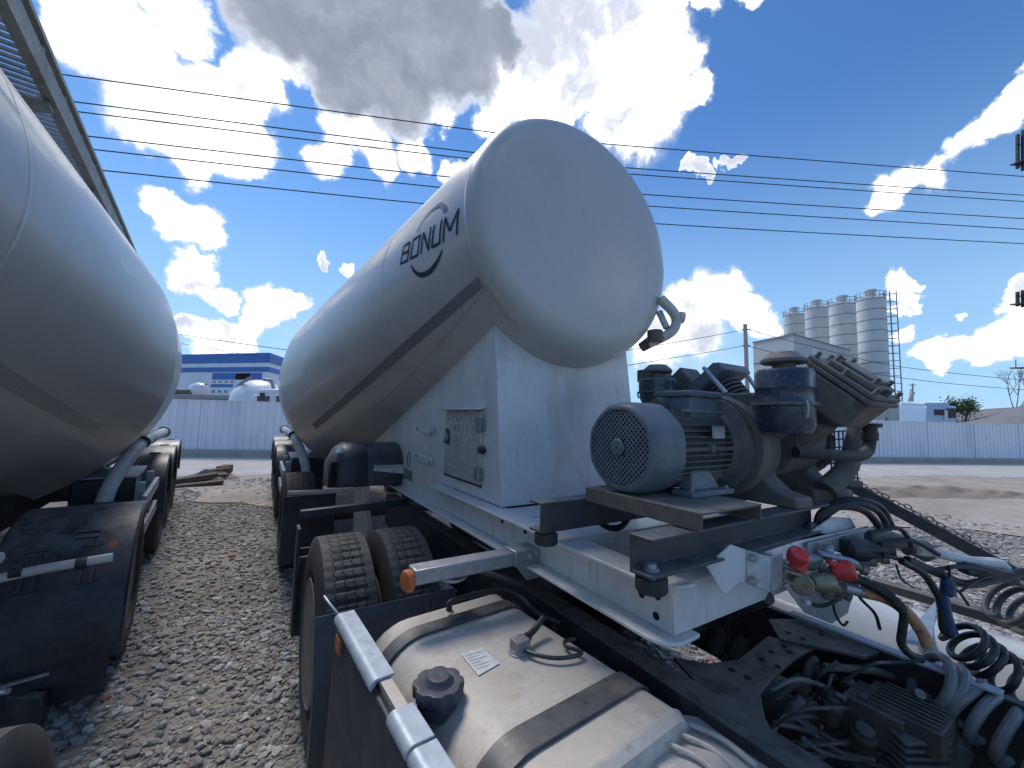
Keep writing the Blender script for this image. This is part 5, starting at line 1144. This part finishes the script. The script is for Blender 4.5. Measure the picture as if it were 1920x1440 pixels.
u, n = wall_frame(k1, k2); mb = MB(); p = k1+u*5; mb.prism([p+np.array([0, 0, hc_-4]), p+u*2+np.array([0, 0, hc_-4]), p+u*2+np.array([0, 0, hc_-1.2]), p+np.array([0, 0, hc_-1.2])], n*.06); mb.build('door', M_silo, CB)
# white bracing and hoppers under the silos
BR = root('batching_frame', 'white braced steel frame with pale hoppers under the rightmost silo', 'steel frame', gp_(1660, 55))
mb = MB()
for a, b in (((1638, 790), (1672, 745)), ((1640, 752), (1670, 790)), ((1690, 790), (1712, 735)), ((1656, 790), (1656, 742))): mb.tube([at(*a, 55), at(*b, 55)], .22, 6)
mb.build('brace', M_silo, BR)
MB().lathe(at(1640, 775, 56), (0, 0, 1), [(-3, .5), (0, 1.3), (.8, 1.3), (1.2, .6), (1.3, 0)], 20).build('hopper', M_silo, BR)
MB().lathe(at(1668, 770, 56), (0, 0, 1), [(-3, .5), (0, 1.2), (1.2, 1.0), (1.7, .3), (1.8, 0)], 20).build('hopper', M_silo, BR)
# van cab over the fence
d = 34.0; VN = root('lorry', 'pale blue lorry cab with dark windows just above the fence', 'lorry', gp_(1740, d)); c_ = at(1738, 790, d)
mb = MB(); mb.obox(c_+UP*.3, RT*1.25, FW*1.2, UP*1.05); mb.obox(c_+UP*1.45-RT*.25, RT*1.0, FW*1.1, UP*.20); vb = mb.build('cab', M_skyblue, VN, bevel=.12, seg=3)
mb = MB(); mb.obox(c_-FW*1.21+RT*.72+UP*.78, RT*.42, FW*.02, UP*.40); mb.build('windscreen', M_darkglass, vb)
mb = MB(); mb.obox(c_-FW*1.21-RT*.25+UP*.85, RT*.42, FW*.02, UP*.24); mb.build('side_window', M_darkglass, vb)
mb = MB(); mb.obox(c_-FW*1.3+RT*.20+UP*.62, RT*.09, FW*.06, UP*.40); mb.build('mirror', M_white2, VN)
# heaps of grey sand
def heap(label, pts, d, depth):
    mb = MB(); n = len(pts); rs = random.Random(9); rings = []
    for k, (s_, f_) in enumerate(((0.0, -1), (.75, -.45), (1.0, 0), (.75, .45), (0, 1))):
        rings.append([])
        for px, py in pts:
            p = at(px, py, d); z = max(.02, p[2]); g = np.array([p[0], p[1], 0])+FW*depth*f_*np.array([1, 1, 0]); rings[-1].append(g+np.array([0, 0, z*s_*(1+.03*rs.uniform(-1, 1))]))
    K = len(rings); V = [p for r in rings for p in r]
    mb.add(V, [(k*n+i, k*n+i+1, (k+1)*n+i+1, (k+1)*n+i) for k in range(K-1) for i in range(n-1)]); return tag(mb.build('sand_heap', M_hill), label, 'sand heap')
heap('long low heap of grey sand behind the fence at right', [(1700, 800), (1750, 785), (1800, 776), (1850, 768), (1900, 764), (1960, 764), (2050, 780), (2150, 815)], 62, 9)
heap('darker grey sand heap in front of the long one, touching the right edge', [(1800, 804), (1840, 786), (1880, 775), (1920, 757), (1970, 745), (2060, 780), (2130, 812)], 48, 8)
# trees and shrubs
def foliage(name, label, base, cen, rad, n, leaf, seed, trunk_r, group=None):
    rs = np.random.default_rng(seed); T = root(name, label, 'tree', base, group)
    mb = MB(); cen = np.asarray(cen, float); tips = []
    for k in range(11):
        a = rs.uniform(0, 2*np.pi); e = rs.uniform(-.2, 1.0); tip = cen+np.array([math.cos(a)*rad[0]*.75, math.sin(a)*rad[1]*.75, e*rad[2]*.85]); tips.append(tip)
        mid = (np.asarray(base)+tip)/2+rs.uniform(-.2, .2, 3); mid[2] = base[2]+(tip[2]-base[2])*.55; mb.tube([base, np.asarray(base)+(0, 0, (cen[2]-base[2])*.35), mid, tip], [trunk_r, trunk_r*.8, trunk_r*.4, trunk_r*.12], 6)
    mb.build('trunk', M_bark, T)
    mb = MB()
    for _ in range(n):
        c = tips[rs.integers(len(tips))] if rs.random() < .8 else cen
        p = c+rs.normal(0, .30, 3)*np.array(rad); u = unit(rs.normal(0, 1, 3)); w = unit(np.cross(u, rs.normal(0, 1, 3))); s_ = leaf*rs.uniform(.6, 1.3)
        mb.add([p-u*s_, p+w*s_*.5, p+u*s_, p-w*s_*.5], [(0, 1, 2, 3)])
    mb.build('crown', M_leaf, T, smooth=False)
b = gp_(1800, 52); foliage('broadleaf_tree', 'bushy green tree above the sand heaps at right', b, at(1803, 768, 52), (1.25, 1.25, 1.3), 2200, .13, 2, .14)
b = gp_(1700, 66); foliage('broadleaf_tree', 'low green shrub at the foot of the silos', b, at(1702, 778, 66), (2.4, 2.0, 1.2), 1300, .17, 3, .1)
BT = root('bare_tree', 'leafless thin tree over the sand heap by the right edge', 'tree', gp_(1906, 60)); mb = MB(); rs = random.Random(12)
def twig(p, d, l, r, k):
    q = p+d*l; mb.tube([p, q], [r, r*.6], 5)
    if k:
        for _ in range(3): twig(q, unit(d+np.array([rs.uniform(-.7, .7) for _ in range(3)])+(0, 0, .25)), l*.68, r*.6, k-1)
twig(gp_(1906, 60)+np.array([0, 0, .0]), np.array([0, 0, 1.]), 4.2, .12, 4); mb.build('branches', M_bark, BT)
# poles and power lines
PL = root('utility_pole', 'grey concrete utility pole rising behind the compressor', 'utility pole', gp_(1403, 30)); p = gp_(1404, 30); tp = at(1397, 608, 30)
mb = MB(); mb.tube([p, tp], [.17, .135], 12); mb.build('pole', M_pole, PL)
for y in (618, 648): mb = MB(); mb.bar(at(1392, y, 30), at(1406, y, 30), .1, .08); mb.build('insulator', M_greymetal, PL)
d = 85; PL2 = root('utility_pole', 'small distant pole with a slanting stay right of the silos', 'utility pole', gp_(1711, d)); mb = MB(); mb.tube([gp_(1711, d), at(1711, 719, d)], .16, 8); mb.build('pole', M_pole, PL2)
mb = MB(); mb.tube([gp_(1690, d)+np.array([0, 0, 1.]), at(1708, 730, d)], .10, 6); mb.build('stay', M_pole, PL2); mb = MB(); mb.bar(at(1704, 722, d), at(1718, 722, d), .15, .15); mb.build('cross_arm', M_greymetal, PL2)
d = 40.0; AM = root('antenna_mast', 'slim mast with antenna platforms at the right edge', 'antenna mast', gp_(1923, d)); b = gp_(1925, d); tp = at(1923, 225, d)
mb = MB(); mb.tube([b, tp], .09, 8); mb.build('mast', M_white2, AM)
for y, hgt in ((282, 38), (560, 16)):
    mb = MB(); c_ = at(1918, y, d); h_ = hgt*d/FPX
    for k in range(-1, 3): mb.obox(c_+RT*.28*k+FW*.2*(k % 2), RT*.10, FW*.1, UP*h_*(.85 if k % 2 else 1))
    mb.obox(c_-UP*h_*.6, RT*.7, FW*.5, UP*.06); mb.obox(c_+UP*h_*.3, RT*.7, FW*.05, UP*.05); mb.build('antenna_platform', M_chassis, AM)
mb = MB(); c_ = at(1914, 690, d); mb.obox(c_, RT*.6, FW*.4, UP*.08); mb.tube([c_-RT*.5, c_-RT*.5+UP*.8], .04, 6); mb.build('work_platform', M_rusty, AM)
def cable(pts, label, d=None, r=.022, group='overhead power lines', plane=None):
    """a wire hanging in one vertical plane through the first and last point"""
    if plane is not None:
        P_ = []
        for px, py in pts:
            rr = ray(px, py); k = (FN@(fl(0, plane)-EYE))/(FN@rr); P_.append(EYE+rr*k)
    else: P_ = [at(px, py, dd) for (px, py), dd in zip(pts, d)]
    o = MB().tube(spline(P_, 10), r, 6).build('power_line', M_cable); tag(o, label, 'power line', group)
ws = [[(60, 132), (134, 142), (945, 251), (1136, 270), (1920, 331), (2100, 343)], [(80, 182), (157, 193), (905, 288), (1180, 315), (1920, 366), (2100, 376)], [(90, 201), (167, 212), (892, 299), (1189, 327), (1920, 378), (2100, 388)],
      [(110, 249), (189, 258), (853, 333), (1215, 365), (1920, 410), (2100, 420)], [(120, 274), (200, 283), (832, 352), (1225, 387), (1920, 430), (2100, 440)], [(140, 315), (217, 322), (797, 382), (1240, 420), (1920, 457), (2100, 465)]]
nm = ['highest of the six power lines crossing the sky', 'second highest of the six power lines across the sky', 'third highest power line, just under the second', 'third lowest power line across the sky', 'second lowest power line across the sky', 'lowest of the six power lines passing behind the tank']
for w_, n_l in zip(ws, nm): cable(w_, n_l, plane=-3.0, r=.026)
G2 = 'thin wires on the poles'
cable([(1160, 660), (1205, 652), (1300, 636), (1394, 619)], 'upper wire left of the concrete pole', d=(20, 21.5, 25.5, 30), r=.02, group=G2)
cable([(1160, 688), (1250, 673), (1330, 660), (1397, 648)], 'lower wire left of the concrete pole', d=(20, 23, 26.5, 30), r=.02, group=G2)
cable([(1402, 618), (1535, 653), (1684, 687), (1920, 713), (2000, 719)], 'upper wire right of the concrete pole crossing the silos', d=(30, 31, 32, 33.5, 34), r=.022, group=G2)
cable([(1402, 649), (1480, 668), (1622, 698), (1760, 717), (1920, 731), (2000, 736)], 'lower wire right of the concrete pole crossing the silos', d=(30, 30.6, 31.8, 32.8, 33.5, 34), r=.022, group=G2)
cable([(300, 622), (345, 628), (450, 644), (545, 657), (600, 664)], 'upper wire above the warehouse roof', d=(40, 40, 40, 40, 40), r=.035, group=G2)
cable([(300, 640), (345, 645), (445, 662), (520, 674)], 'lower wire running down to the warehouse roof', d=(52, 55, 62, 68), r=.035, group=G2)
# rotten planks and rubble between the tankers
WP = [(358, 905, 30, 1.0, .12), (385, 900, -12, .9, .10), (405, 893, 18, .6, .16), (372, 912, 5, .9, .07), (420, 890, 60, .35, .2)]
lb = ['dark rotten plank lying nearest the left tanker', 'dark plank crossing the middle of the rubble', 'thick broken beam with a pale face', 'thin flat board at the front of the rubble', 'short dark stump at the right end of the rubble']
for (x, y, a_, l_, h_), t_l in zip(WP, lb):
    g = on(x, y, 2, .0); a_ = R(a_); u = np.array([math.cos(a_), math.sin(a_), .06]); w_ = np.array([-math.sin(a_), math.cos(a_), 0])
    o = MB().obox(g+np.array([0, 0, h_*.7]), u*l_/2, w_*.12, np.array([0, .1, 1])*h_/2).build('plank', M_wood, None, bevel=.02); tag(o, t_l, 'plank', 'old planks between the tankers')
mound('soil_mound', on(390, 898, 2, 0), .8, .5, .16, 8, 'small dirt heap under the old planks between the tankers', 'soil mound', M_soil)
